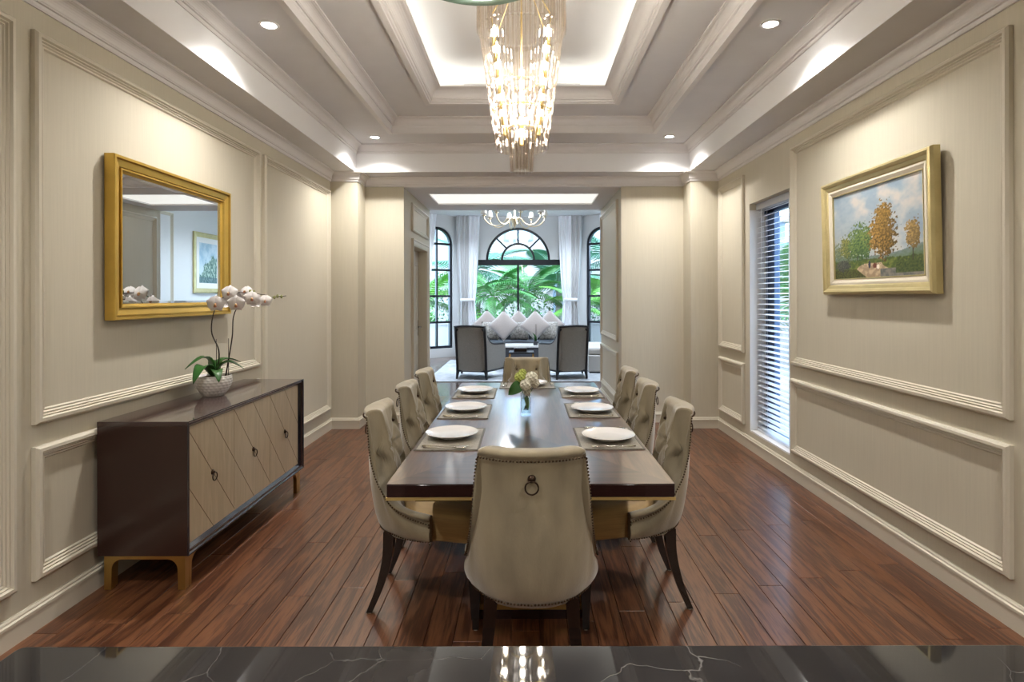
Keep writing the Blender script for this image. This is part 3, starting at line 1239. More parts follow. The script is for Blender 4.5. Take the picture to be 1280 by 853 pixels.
# ------------------------------------------------------------------ dining table
TX, TY0, TY1, TZ, TH = 0.018, 2.167, 4.72, 0.765, 0.052
tb = thing('dining_table', 'long dark walnut dining table with brass edge strip and veneered top', 'table', (TX, (TY0 + TY1) / 2, 0))
hx, hy = 0.55, (TY1 - TY0) / 2
ap = hy - 0.765
m = MB()
m.box(-hx, hx, -hy, hy, TZ - TH, TZ - 0.003)
m.build('table_top', 'walnut_edge', tb, bevel=0.002)
for s in (-1, 1):
    m = MB()
    m.prism([(-hx, s * hy), (hx, s * hy), (0, s * ap)][::s * -1], TZ - 0.003, TZ)
    m.build('end_veneer', 'walnut_end', tb)
    m = MB()
    m.prism([(s * hx, -hy), (s * hx, hy), (0, ap), (0, -ap)], TZ - 0.003, TZ)
    m.build('side_veneer', 'walnut_side', tb)
m = MB()
m.box(-hx - 0.003, hx + 0.003, -hy - 0.003, hy + 0.003, TZ - TH - 0.010, TZ - TH)
m.build('brass_edge_strip', 'brass_bright', tb)
m = MB()
m.box(-0.46, 0.46, -hy + 0.1, hy - 0.1, TZ - TH - 0.05, TZ - TH - 0.010)
m.build('apron', 'walnut_edge', tb)
for s in (-1, 1):
    m = MB()
    m.box(-0.20, 0.20, s * 0.62 - 0.10, s * 0.62 + 0.10, 0.07, TZ - TH - 0.05)
    m.build('pedestal', 'walnut_edge', tb, bevel=0.004)
m = MB()
m.box(-0.235, 0.235, -hy + 0.44, hy - 0.44, 0.0, 0.045)
m.build('plinth', 'walnut_edge', tb)
m = MB()
m.box(-0.24, 0.24, -hy + 0.435, hy - 0.435, 0.045, 0.07)
m.build('brass_plinth_band', 'brass', tb)

# ------------------------------------------------------------------ dining chair
BP = [(0, 0, .35), (.07, .008, .35), (.125, .03, .35), (.172, .066, .35), (.208, .115, .35), (.232, .17, .35), (.248, .23, .35), (.257, .29, .35)]
NPT1 = [(0, -.062, .912), (.05, -.058, .912), (.10, -.048, .912), (.15, -.030, .914), (.186, -.012, .915)]
NPT2 = [(.186, -.012, .915), (.192, -.006, .86), (.203, .006, .74), (.214, .034, .64), (.226, .075, .565), (.238, .122, .511), (.249, .19, .473),
        (.257, .287, .445)]
KA, KB = 16, 26


def half_curves():
    top = catmull(NPT1, KA)[:-1] + catmull(NPT2, KB)
    n = len(top)
    dense = catmull(BP, 200)
    # bottom parameter follows the top: back takes the first 52 % of the bottom length
    bot = []
    for i in range(n):
        if i <= KA:
            u = 0.50 * i / KA
        else:
            u = 0.50 + 0.50 * (i - KA) / KB
        bot.append(dense[int(round(u * 200))])
    return bot, top


bot, top = half_curves()
mir = lambda p: Vector((-p.x, p.y, p.z))
BOT = [mir(p) for p in bot[:0:-1]] + bot
TOP = [mir(p) for p in top[:0:-1]] + top
NC = len(BOT)
nrm = []
for i in range(NC):
    t = (BOT[min(i + 1, NC - 1)] - BOT[max(i - 1, 0)])
    t2 = (TOP[min(i + 1, NC - 1)] - TOP[max(i - 1, 0)])
    t = Vector((t.x, t.y, 0)).normalized() + Vector((t2.x, t2.y, 0)) * 4
    t.normalize()
    nrm.append(Vector((-t.y, t.x, 0)))      # points inwards (left of the path -x -> +x is +y)
WTH = []
for i in range(NC):
    s = abs(i - (NC - 1) / 2) / ((NC - 1) / 2)
    WTH.append(lerp(0.085, 0.046, max(0, (s - 0.42) / 0.58) ** 0.6))
BUTTONS = [(-0.085, 0.845), (0.085, 0.845), (-0.135, 0.745), (0, 0.745), (0.135, 0.745), (-0.085, 0.645), (0.085, 0.645), (0, 0.555)]


def seg_dist(px, pz, a, b):
    ax, az = a
    bx, bz = b
    dx, dz = bx - ax, bz - az
    t = max(0, min(1, ((px - ax) * dx + (pz - az) * dz) / (dx * dx + dz * dz)))
    return math.hypot(px - ax - t * dx, pz - az - t * dz)


SEGS = [(a, b) for i, a in enumerate(BUTTONS) for b in BUTTONS[i + 1:] if 0.09 < math.hypot(a[0] - b[0], a[1] - b[1]) < 0.145]
for bx, bz in BUTTONS[:2]:
    SEGS.append(((bx, bz), (bx * 1.05, 0.94)))


def tuft(x, z):
    dd = 0.0
    for bx, bz in BUTTONS:
        r2 = ((x - bx) ** 2 + (z - bz) ** 2) / (0.020 ** 2)
        dd += 0.026 * math.exp(-r2)
    c = 0.0
    for a, b in SEGS:
        d = seg_dist(x, z, a, b)
        c = max(c, 0.011 * math.exp(-(d / 0.010) ** 2))
    return dd + c


def chair_meshes():
    parts = {}
    m = MB()
    rows = []
    NV = 14
    for j in range(NV + 1):
        v = j / NV
        row = []
        for i in range(NC):
            p = lerp(BOT[i], TOP[i], v)
            bul = 0.016 * math.sin(PI * min(1, v * 1.25)) if v < 0.8 else 0.0
            rnd = 0.020 * (1 - min(1, v / 0.14)) ** 2
            row.append(p - nrm[i] * bul + nrm[i] * rnd)
        rows.append(row)
    inner0 = [BOT[i] + nrm[i] * (WTH[i] * 0.9) for i in range(NC)]
    m.grid(rows)
    m.grid([rows[0], inner0])
    parts['outer_back'] = (m.mesh('outer_back'), 'velvet')
    # rolled rim + tufted inside
    m = MB()
    rows2 = []
    for j in range(9):
        th = PI * j / 8
        row = []
        for i in range(NC):
            up = (TOP[i] - BOT[i]).normalized()
            s = abs(i - (NC - 1) / 2) / ((NC - 1) / 2)
            row.append(TOP[i] - nrm[i] * 0.020 * math.sin(min(PI, th * 1.5)) + up * (0.030 * math.sin(th)) + nrm[i] * (WTH[i] / 2 * (1 - math.cos(th))))
        rows2.append(row)
    NI = 34
    for j in range(1, NI + 1):
        v = j / NI
        row = []
        for i in range(NC):
            a = TOP[i] + nrm[i] * WTH[i]
            zb = min(0.44, TOP[i].z - 0.02)
            f = (zb - 0.35) / max(TOP[i].z - 0.35, 1e-3)
            b = lerp(BOT[i], TOP[i], f) + nrm[i] * (WTH[i] + 0.03)
            p = lerp(a, b, v)
            s = abs(i - (NC - 1) / 2) / ((NC - 1) / 2)
            pad = 0.014 * math.sin(PI * v) if s < 0.6 else 0.006 * math.sin(PI * v)
            row.append(p + nrm[i] * pad - nrm[i] * tuft(p.x, p.z))
        rows2.append(row)
    m.grid(rows2)
    for e in (0, NC - 1):
        col = [rows[j][e] for j in range(NV + 1)] + [r[e] for r in rows2[1:9]] + [rows2[-1][e], inner0[e]]
        k = len(col)
        c = sum((Vector(p) for p in col), Vector()) / k
        m.add([tuple(c)] + col, [(0, 1 + q, 1 + (q + 1) % k) for q in range(k)])
    parts['tufted_back'] = (m.mesh('tufted_back'), 'velvet')
    # seat
    m = MB()
    rows = []

    def outline(ins):
        pts = []
        f0, f1, w0, w1, r = 0.20 + ins, 0.515 - ins, 0.205 - ins, 0.268 - ins, 0.03
        pts += [(-w0, f0), (0, f0 - 0.13 + ins * 0.3), (w0, f0), (lerp(w0, w1, 0.5), lerp(f0, f1, 0.5)), (w1 - 0.002, f1 - r)]
        pts += [(w1 - r * 0.3, f1 - r * 0.3), (w1 - r, f1), (0.1, f1 + 0.012), (0, f1 + 0.014), (-0.1, f1 + 0.012), (-w1 + r, f1), (-w1 + r * 0.3, f1 - r * 0.3)]
        pts += [(-w1 + 0.002, f1 - r), (-lerp(w0, w1, 0.5), lerp(f0, f1, 0.5))]
        return pts
    for z, ins in ((0.352, 0.0), (0.36, -0.002), (0.44, -0.002), (0.462, 0.004), (0.478, 0.018), (0.487, 0.05), (0.492, 0.10)):
        rows.append([(x, y, z) for x, y in outline(ins)])
    m.grid(rows, True, True)
    k = len(rows[0])
    m.add(rows[0], [list(range(k))[::-1]])
    m.add(rows[-1], [list(range(k))], True)
    parts['seat'] = (m.mesh('seat'), 'seat_cloth')

    def leg(pts, w):
        mm = MB()
        rows = []
        for (x, y, z), h in zip(pts, w):
            rows.append([(x - h, y - h, z), (x + h, y - h, z), (x + h, y + h, z), (x - h, y + h, z)])
        for r0, r1 in zip(rows, rows[1:]):
            for q in range(4):
                mm.add([r0[q], r0[(q + 1) % 4], r1[(q + 1) % 4], r1[q]], [(0, 1, 2, 3)], False)
        mm.add(rows[0], [(3, 2, 1, 0)])
        mm.add(rows[-1], [(0, 1, 2, 3)])
        return mm.mesh('leg')
    for s in (-1, 1):
        c = catmull([(s * .150, .080, .37), (s * .158, .072, .25), (s * .172, .040, .12), (s * .188, -.006, 0.006)], 10)
        parts['leg_r%d' % s] = (leg([tuple(p) for p in c], [lerp(.026, .014, i / 10) for i in range(11)]), 'leg_wood')
        parts['leg_f%d' % s] = (leg([(s * .236, .478, .36), (s * .245, .49, .006)], [.024, .014]), 'leg_wood')
    g = MB()
    for s in (-1, 1):
        g.lathe([(0.001, 0), (0.010, 0), (0.010, 0.007), (0.001, 0.007)], 8, (s * .188, -.006, 0))
        g.lathe([(0.001, 0), (0.010, 0), (0.010, 0.007), (0.001, 0.007)], 8, (s * .245, .49, 0))
    parts['floor_glide'] = (g.mesh('floor_glide'), 'ceramic_white')
    # nail heads: along the outer edge, the bottom edge and the arm fronts
    nm = MB()

    def nails(poly, sp=0.0125):
        poly = [Vector(p) for p in poly]
        acc = 0.0
        for a, b in zip(poly, poly[1:]):
            L = (b - a).length
            while acc < L:
                c = a.lerp(b, acc / L)
                nm.sphere(c, 0.0046, 5, 3)
                acc += sp
            acc -= L
    nails([TOP[i] - nrm[i] * 0.011 - (TOP[i] - BOT[i]).normalized() * 0.004 for i in range(NC)])
    nails([lerp(BOT[i], TOP[i], 0.035) + nrm[i] * 0.008 for i in range(NC)])
    for e in (0, NC - 1):
        nails([lerp(BOT[e], TOP[e], v / 6) - nrm[e] * 0.002 - Vector((0, 0.004, 0)) for v in range(7)])
    parts['nailhead_trim'] = (nm.mesh('nailhead_trim', fix=False), 'nail')
    return parts


CH = chair_meshes()
bt = MB()
bt.sphere((0, 0, 0), 0.009, 8, 5)
bt_me = bt.mesh('button')
bt_me.materials.append(MATS['bronze'])
for k, (me, mt) in CH.items():
    me.materials.append(MATS[mt])


def inner_point(x, z):
    """point on the tufted face (for the buttons)"""
    best = None
    for i in range(NC):
        a = TOP[i] + nrm[i] * WTH[i]
        f = (z - 0.35) / (TOP[i].z - 0.35)
        if not (0 < f < 1):
            continue
        p = lerp(BOT[i], TOP[i], f) + nrm[i] * (WTH[i] + 0.012)
        if best is None or abs(p.x - x) < abs(best.x - x):
            best = p
    return best


def make_chair():
    t = thing('dining_chair', 'dining chair', 'chair')
    for k, (me, mt) in CH.items():
        nm = 'leg' if k.startswith('leg_') else k
        o = link(nm, me, t)
        if nm == 'nailhead_trim':
            o['kind'] = 'stuff'
    for bx, bz in BUTTONS:
        p = inner_point(bx, bz)
        b = link('button', bt_me, t)
        b.location = (bx, p.y - 0.014, bz)
    m = MB()
    m.lathe([(0.001, 0.012), (0.008, 0.010), (0.014, 0.003), (0.015, 0), (0.001, 0)], 16)
    ros = m.build('ring_pull', 'bronze', t)
    ros.location = (0, -0.058, 0.845)
    ros.rotation_euler = (PI / 2, 0, 0)
    m = MB()
    m.torus((0, -0.028, 0.013), 0.023, 0.003, 28, 8)
    m.build('ring', 'bronze', ros)
    return t


proto = make_chair()
SIDES = {-1: 'on the sideboard side', 1: 'on the painting side'}
POSN = ['nearest the marble island', 'in the middle of its row', 'nearest the living room']
chair_spots = []
LY = [2.85, 3.55, 4.19]
RY = [2.88, 3.60, 4.235]
for s, ys, off in ((-1, LY, (0.745, 0.75, 0.755)), (1, RY, (0.75, 0.745, 0.745))):
    for k, y in enumerate(ys):
        chair_spots.append((TX + s * off[k], y, PI / 2 if s > 0 else -PI / 2,
                            'beige tufted velvet dining chair %s, %s' % (SIDES[s], POSN[k])))
chair_spots.append((TX + 0.002, 2.035, 0.0, 'beige velvet dining chair at the table end with its ring pull back to the island'))
chair_spots.append((TX - 0.01, 5.02, PI, 'beige tufted velvet dining chair at the table end by the living room'))
for i, (x, y, rz, lab) in enumerate(chair_spots):
    o = proto if i == 0 else copy_tree(proto)
    o.location = (x, y, 0)
    o.rotation_euler = (0, 0, rz)
    o['label'] = lab
    o['group'] = 'velvet chairs around the dining table'

# ------------------------------------------------------------------ place settings
pm = MB()
pm.box(-0.15, 0.15, -0.22, 0.22, 0, 0.003)
pm_me = pm.mesh('placemat')
pm_me.materials.append(MATS['placemat'])
ph = MB()
for x0, x1, y0, y1 in ((-0.15, 0.15, -0.22, -0.212), (-0.15, 0.15, 0.212, 0.22), (-0.15, -0.142, -0.22, 0.22), (0.142, 0.15, -0.22, 0.22)):
    ph.box(x0, x1, y0, y1, 0.003, 0.0042)
ph_me = ph.mesh('hem')
ph_me.materials.append(MATS['mat_hem'])
pt = MB()
pt.lathe([(0.001, 0.012), (0.06, 0.012), (0.085, 0.014), (0.128, 0.026), (0.132, 0.028), (0.132, 0.025), (0.09, 0.010), (0.075, 0.006), (0.001, 0.006)], 48)
pt_me = pt.mesh('dish')
pt_me.materials.append(MATS['porcelain'])
pf = MB()
pf.lathe([(0.001, 0.0), (0.068, 0.0), (0.072, 0.002), (0.070, 0.008), (0.001, 0.008)], 36)
pf_me = pf.mesh('foot_ring')
pf_me.materials.append(MATS['porcelain'])


def cutlery_mesh(kind):
    m = MB()
    if kind == 'knife':
        m.tube([(-0.11, 0, 0.004), (-0.02, 0, 0.0045), (0.0, 0, 0.004)], [0.0045, 0.004, 0.003], 8)
        m.prism([(0.0, -0.003), (0.095, -0.008), (0.112, -0.003), (0.112, 0.003), (0.0, 0.003)], 0.003, 0.0046)
    elif kind == 'fork':
        m.tube([(-0.10, 0, 0.004), (-0.03, 0, 0.003), (0.03, 0, 0.005), (0.05, 0, 0.008)], [0.0045, 0.003, 0.0028, 0.004], 8)
        m.prism([(0.048, -0.010), (0.07, -0.011), (0.07, 0.011), (0.048, 0.010)], 0.0065, 0.0085)
        for q in range(4):
            y = -0.0095 + q * 0.0063
            m.tube([(0.068, y, 0.0075), (0.09, y, 0.007), (0.108, y, 0.0045)], 0.0014, 5)
    else:
        m.tube([(-0.10, 0, 0.004), (-0.03, 0, 0.003), (0.03, 0, 0.005), (0.055, 0, 0.006)], [0.0045, 0.003, 0.0028, 0.004], 8)
        m.sphere((0.078, 0, 0.006), 0.027, 14, 8, (1, 0.62, 0.16))
    me = m.mesh(kind)
    me.materials.append(MATS['silver'])
    return me


CUT = {k: cutlery_mesh(k) for k in ('knife', 'fork', 'spoon')}
TZT = TZ + 0.0005


def setting(x, y, rz, where):
    """local +x points from the diner towards the table centre"""
    pmo = thing('placemat', 'grey woven placemat ' + where, 'placemat', (x, y, TZT), rz, 'placemats on the dining table')
    link('mat', pm_me, pmo)
    link('hem', ph_me, pmo)
    M = Matrix.Translation((x, y, TZT)) @ Matrix.Rotation(rz, 4, 'Z')
    p = M @ Vector((-0.005, 0.03, 0.0045))
    pl = thing('dinner_plate', 'white footed dinner plate ' + where, 'plate', p, rz, 'dinner plates on the placemats')
    link('dish', pt_me, pl)
    link('foot_ring', pf_me, pl)
    items = (('knife', -0.165, 0.02), ('spoon', -0.192, -0.02), ('fork', 0.188, 0.03))
    for kind, dy, da in items:
        q = M @ Vector((-0.012, dy, 0.0045))
        c = link(kind, CUT[kind])
        c.location = q
        c.rotation_euler = (0, 0, rz + da + R.uniform(-.03, .03))
        tag(c, 'silver %s beside the plate %s' % (kind, where), kind, 'cutlery on the placemats')


PYL = [2.855, 3.535, 4.20]
PYR = [2.865, 3.56, 4.22]
for k in range(3):
    setting(TX - 0.388, PYL[k], 0.0, '%s, %s' % (SIDES[-1], POSN[k]))
    setting(TX + 0.388, PYR[k], PI, '%s, %s' % (SIDES[1], POSN[k]))
setting(TX - 0.005, 4.56, -PI / 2, 'at the table end by the living room')

# glass vase with flowers
vs_ = thing('glass_vase', 'clear square glass vase standing on the dining table centre', 'vase', (0.0, 3.43, TZT))
m = MB()


def sq(r, n=24, e=4.0):
    out = []
    for i in range(n):
        a = 2 * PI * i / n
        c, s = math.cos(a), math.sin(a)
        k = (abs(c) ** e + abs(s) ** e) ** (-1 / e)
        out.append((r * k * c, r * k * s))
    return out


rows = []
for r, z in ((0.030, 0.0), (0.032, 0.004), (0.034, 0.165), (0.0315, 0.165), (0.0295, 0.016), (0.001, 0.014)):
    rows.append([(x, y, z) for x, y in sq(r)])
m.grid(rows, True, True)
m.add(rows[0], [list(range(24))])
m.build('vase_body', 'clear_glass', vs_)
m = MB()
rows = [[(x, y, z) for x, y in sq(0.029)] for z in (0.018, 0.10)]
m.grid(rows, True, True)
m.add(rows[0], [list(range(24))])
m.add(rows[1], [list(range(24))])
m.build('water', 'water', vs_)

bq = thing('flower_bouquet', 'white and lime flowers with a dark leaf in the glass vase', 'flowers', (0.0, 3.43, TZT))


def petals_ball(m, c, r, n, pr):
    for k in range(n):
        z = 1 - 2 * (k + 0.5) / n
        a = k * 2.39996
        q = math.sqrt(max(0, 1 - z * z))
        d = Vector((q * math.cos(a), q * math.sin(a), z))
        p = Vector(c) + d * r
        u = d.cross(Vector((0.3, 0.2, 1))).normalized()
        w = d.cross(u)
        pts = [p - d * pr * 0.5]
        for j in range(5):
            b = 2 * PI * j / 5 + k
            pts.append(p + (u * math.cos(b) + w * math.sin(b)) * pr + d * pr * 0.25)
        m.add(pts, [(0, 1 + j, 1 + (j + 1) % 5) for j in range(5)], True)


for c, r, mt in (((0.035, 0.0, 0.225), 0.034, 'blossom'), ((0.000, -0.02, 0.185), 0.032, 'blossom'), ((0.055, 0.02, 0.19), 0.026, 'blossom'),
                 ((-0.035, 0.01, 0.225), 0.030, 'blossom_green'), ((-0.02, 0.03, 0.25), 0.022, 'blossom_green'), ((0.01, -0.01, 0.14), 0.021, 'blossom')):
    m = MB()
    m.sphere(c, r * 0.82, 10, 7)
    petals_ball(m, c, r, 46, r * 0.36)
    m.build('blossom', mt, bq, fix=False)
    m = MB()
    m.tube([c, (c[0] * 0.3, c[1] * 0.3, 0.10), (c[0] * -0.3 + 0.004, c[1] * -0.2, 0.03)], 0.0022, 6)
    m.build('flower_stem', 'orchid_leaf', bq)


def leaf_mesh(m, base, tip, width, droop, side=Vector((0, 0, 1)), n=8, fold=0.12):
    base, tip = Vector(base), Vector(tip)
    d = tip - base
    s = d.cross(side)
    s.normalize()
    up = s.cross(d).normalized()
    rows = []
    for i in range(n + 1):
        t = i / n
        c = base + d * t + up * (math.sin(PI * t) * droop)
        wd = width * (math.sin(PI * (0.06 + 0.94 * t) ** 0.8) ** 0.75 if t < 1 else 0.0)
        rows.append([c - s * wd + up * wd * fold * 2, c - s * wd * .5 + up * wd * fold, c, c + s * wd * .5 + up * wd * fold, c + s * wd + up * wd * fold * 2])
    m.grid(rows)


m = MB()
leaf_mesh(m, (-0.02, 0.0, 0.195), (-0.105, -0.03, 0.125), 0.036, 0.02, Vector((0.1, -1, 0.3)))
m.build('leaf', 'orchid_leaf', bq)
m = MB()
leaf_mesh(m, (0.004, -0.005, 0.12), (0.014, -0.014, 0.035), 0.013, 0.003, Vector((0, -1, 0.1)))
m.build('leaf', 'leaf_bright', bq)

# ------------------------------------------------------------------ sideboard
SBX0, SBX1, SBY0, SBY1, SBZ0, SBZ1 = -2.16, -1.70, 2.86, 4.35, 0.175, 0.853
sb = thing('sideboard', 'dark wood sideboard with three pale veneer doors and brass feet', 'sideboard', ((SBX0 + SBX1) / 2, (SBY0 + SBY1) / 2, 0))
DX, DY = (SBX1 - SBX0) / 2, (SBY1 - SBY0) / 2
m = MB()
m.box(-DX, DX - 0.006, -DY, DY, SBZ1 - 0.022, SBZ1)
m.build('top_panel', 'espresso_gloss', sb, bevel=0.0015)
for s in (-1, 1):
    m = MB()
    a, b = sorted((s * DY, s * (DY - 0.022)))
    m.box(-DX, DX - 0.006, a, b, SBZ0, SBZ1 - 0.022)
    m.build('side_panel', 'espresso', sb, bevel=0.0015)
m = MB()
m.box(-DX, DX - 0.006, -DY + 0.022, DY - 0.022, SBZ0, SBZ0 + 0.022)
m.build('bottom_panel', 'espresso', sb)
m = MB()
m.box(-DX, -DX + 0.01, -DY + 0.022, DY - 0.022, SBZ0 + 0.022, SBZ1 - 0.022)
m.build('back_panel', 'espresso', sb)
m = MB()
m.sweep([(-DY, SBZ0), (DY, SBZ0), (DY, SBZ1), (-DY, SBZ1)], [(0, -0.006), (0, 0), (0.006, 0), (0.040, -0.030), (0.040, -0.042), (0.003, -0.042), (0.003, -0.006)],
        lambda a, b, h: (DX + h, a, b), closed=True)
m.build('front_frame', 'frame_blue', sb)
dy0, dz0, dz1 = -DY + 0.040, SBZ0 + 0.040, SBZ1 - 0.040
dw = (2 * DY - 0.08) / 3
for k in range(3):
    a, b = dy0 + k * dw + 0.0012, dy0 + (k + 1) * dw - 0.0012
    m = MB()
    m.box(DX - 0.05, DX - 0.030, a, b, dz0, dz1)
    dr_ = m.build('door', 'door_veneer', sb, bevel=0.001)
    for q in range(-4, 9):
        yt = dy0 + q * dw / 2          # at top
        sl = 1.25
        ya, yb = yt, yt + (dz1 - dz0) / sl
        lo, hi = max(ya, a), min(yb, b)
        if hi - lo < 0.01:
            continue
        za, zb = dz1 - (lo - yt) * sl, dz1 - (hi - yt) * sl
        m = MB()
        bar(m, lo, za, hi, zb, 0.0030, -0.030, -0.0292, lambda a, b, h: (DX + h, a, b))
        m.build('inlay_line', 'inlay', dr_)
    yc = (a + b) / 2
    m = MB()
    m.lathe([(0.001, 0.014), (0.006, 0.013), (0.008, 0.006), (0.014, 0.003), (0.015, 0), (0.001, 0)], 16)
    h = m.build('ring_handle', 'bronze', dr_)
    h.location = (DX - 0.030, yc, 0.515)
    h.rotation_euler = (0, PI / 2, 0)
    m = MB()
    m.torus((DX - 0.016, yc, 0.492), 0.022, 0.0030, 24, 8, 'X')
    rg = m.build('ring_loop', 'bronze', dr_)


def arch_plate(L, H, lw, rail, rad, n=6):
    """bracket outline: two feet joined by a rail with rounded inner corners"""
    p = [(-L, 0), (-L + lw, 0), (-L + lw + 0.003, H - rail - rad)]
    for i in range(1, n + 1):
        a = PI - i * PI / 2 / n
        p.append((-L + lw + 0.003 + rad + rad * math.cos(a), H - rail - rad + rad * math.sin(a)))
    for i in range(0, n):
        a = PI / 2 - i * PI / 2 / n
        p.append((L - lw - 0.003 - rad + rad * math.cos(a), H - rail - rad + rad * math.sin(a)))
    p += [(L - lw - 0.003, H - rail - rad), (L - lw, 0), (L, 0), (L, H), (-L, H)]
    return p


for s in (-1, 1):
    m = MB()
    m.prism(arch_plate(DX - 0.025, SBZ0, 0.036, 0.022, 0.05), s * (DY - 0.03) - 0.018, s * (DY - 0.03) + 0.018, lambda a, b, h: (a, h, b))
    m.build('foot_frame', 'brass', sb, bevel=0.002)
    m = MB()
    m.prism(arch_plate(DY - 0.05, SBZ0, 0.02, 0.022, 0.05), s * (DX - 0.04) - 0.014, s * (DX - 0.04) + 0.014, lambda a, b, h: (h, a, b))
    m.build('foot_rail', 'brass', sb, bevel=0.002)

# ------------------------------------------------------------------ mirror
MX = XL + 0.008
mi = thing('wall_mirror', 'large rectangular mirror in a stepped gold frame', 'mirror', (MX, 3.525, 1.795))
HW, HHH = 0.582, 0.435
m = MB()
pr = [(0, 0), (0, 0.050), (0.003, 0.055), (0.016, 0.055), (0.018, 0.036), (0.024, 0.036), (0.026, 0.047), (0.056, 0.037), (0.058, 0.026), (0.062, 0.026), (0.064, 0.044), (0.072, 0.044), (0.075, 0.028), (0.086, 0.022),
      (0.086, 0.006), (0.02, 0.0)]
m.sweep([(-HW, -HHH), (HW, -HHH), (HW, HHH), (-HW, HHH)], pr, lambda a, b, h: (h, a, b), closed=True)
m.build('mirror_frame', 'gold_frame', mi)
m = MB()
m.box(0.012, 0.020, -HW + 0.08, HW - 0.08, -HHH + 0.08, HHH - 0.08)
m.build('mirror_glass', 'mirror_glass', mi)
m = MB()
m.sweep([(-HW + 0.085, -HHH + 0.085), (HW - 0.085, -HHH + 0.085), (HW - 0.085, HHH - 0.085), (-HW + 0.085, HHH - 0.085)],
        [(0, 0.020), (0.0, 0.0215), (0.014, 0.0225), (0.014, 0.020)], lambda a, b, h: (h, a, b), closed=True)
m.build('bevelled_edge', 'mirror_glass', mi)

# ------------------------------------------------------------------ paintings


def fbm(x, y, s, o=4, seed=0.0):
    return noise.fractal(Vector((x * s, y * s, seed)), 0.8, 2.0, o)


def mixc(a, b, t):
    t = max(0, min(1, t))
    return tuple(p + (q - p) * t for p, q in zip(a, b))


def landscape(u, v):
    """country landscape in sRGB 0-255; u right, v up, both 0..1"""
    n = fbm(u, v, 5, 4, 1.3)
    n2 = fbm(u, v, 22, 3, 4.1)
    n3 = fbm(u, v, 55, 2, 9.1)
    sky = mixc((142, 160, 176), (184, 190, 190), 1.1 - v + 0.2 * n)
    sky = mixc(sky, (196, 190, 182), max(0, n * 1.3 + 0.25 * math.sin(u * 5 + v * 6) - 0.05))
    sky = mixc(sky, (124, 146, 168), max(0, -n * 0.6))
    c = sky
    # far hills
    hz = 0.255 + 0.015 * math.sin(u * 9) + (0.06 * max(0, u - 0.78) / 0.22)
    if v < hz:
        c = mixc((120, 136, 140), (96, 116, 84), (hz - v) * 12 + n2 * 0.5)
    # meadow
    if v < 0.205 + 0.02 * n2:
        c = mixc((112, 124, 52), (74, 92, 40), 0.5 + n2 * 1.5)
        if u > 0.74:
            c = mixc(c, (60, 74, 36), 0.5 + n3)
    # path
    px = 0.47 + 0.28 * (0.16 - v) / 0.16 * math.sin(2.2 + v * 10)
    if v < 0.165 and abs(u - px) < 0.10 + (0.165 - v) * 1.2:
        c = mixc((196, 174, 140), (160, 138, 112), 0.5 + n2 * 1.6)
    if v < 0.11 and u < 0.42 - v * 1.2:
        c = mixc((86, 92, 34), (56, 58, 26), 0.5 + n3 * 1.4)
    if v < 0.10 and u > 0.56:
        c = mixc((98, 100, 96), (132, 126, 118), 0.5 + n2 * 1.5)
    if v < 0.15 and u > 0.72 and v > 0.045:
        c = mixc((52, 72, 36), (86, 96, 44), 0.5 + n3 * 1.3)

    def crown(cx, cy, rx, ry, dark, light, edge=0.5):
        nonlocal c
        d = math.hypot((u - cx) / rx, (v - cy) / ry) + n2 * edge + n3 * 0.35
        if d < 1:
            t = 0.5 + n3 * 1.2 - (u - cx) / rx * 0.35 + (v - cy) / ry * 0.25
            c = mixc(dark, light, t)

    def stem(cx, z0, z1, w, col):
        nonlocal c
        if abs(u - cx) < w and z0 < v < z1:
            c = col
    stem(0.62, 0.17, 0.5, 0.006, (74, 60, 46))
    stem(0.585, 0.17, 0.5, 0.006, (84, 68, 50))
    stem(0.41, 0.2, 0.4, 0.005, (70, 70, 50))
    stem(0.30, 0.2, 0.4, 0.005, (66, 68, 50))
    stem(0.36, 0.2, 0.4, 0.005, (66, 68, 50))
    stem(0.18, 0.17, 0.4, 0.005, (66, 60, 50))
    stem(0.885, 0.16, 0.4, 0.005, (64, 62, 50))
    crown(0.06, 0.32, 0.06, 0.10, (92, 110, 92), (134, 142, 110))
    crown(0.17, 0.36, 0.085, 0.145, (74, 92, 52), (140, 138, 72))
    crown(0.33, 0.40, 0.125, 0.20, (52, 84, 50), (112, 134, 70))
    crown(0.42, 0.42, 0.07, 0.15, (58, 92, 52), (122, 140, 74))
    crown(0.585, 0.45, 0.14, 0.235, (92, 74, 32), (168, 130, 62))
    crown(0.60, 0.60, 0.10, 0.17, (104, 82, 38), (160, 126, 60))
    crown(0.885, 0.42, 0.065, 0.14, (110, 92, 52), (166, 136, 80))
    crown(0.11, 0.16, 0.10, 0.06, (52, 58, 54), (92, 92, 82))
    if math.hypot((u - 0.50) / 0.022, (v - 0.135) / 0.028) < 1:
        c = (112, 60, 44)
    if math.hypot((u - 0.535) / 0.016, (v - 0.12) / 0.024) < 1:
        c = (236, 224, 208)
    if math.hypot((u - 0.44) / 0.014, (v - 0.15) / 0.04) < 1:
        c = (52, 54, 74)
    return c


def blue_picture(u, v):
    n = fbm(u, v, 4, 4, 2.0)
    n2 = fbm(u, v, 16, 3, 5.0)
    c = mixc((190, 206, 214), (150, 178, 196), 0.5 + n)
    h = 0.45 + 0.25 * n + 0.15 * math.sin(u * 3 + 1)
    if v < h:
        c = mixc((70, 104, 96), (170, 190, 176), 0.45 + n2 * 1.6)
    if v < 0.15:
        c = mixc(c, (48, 78, 92), 0.5)
    return c


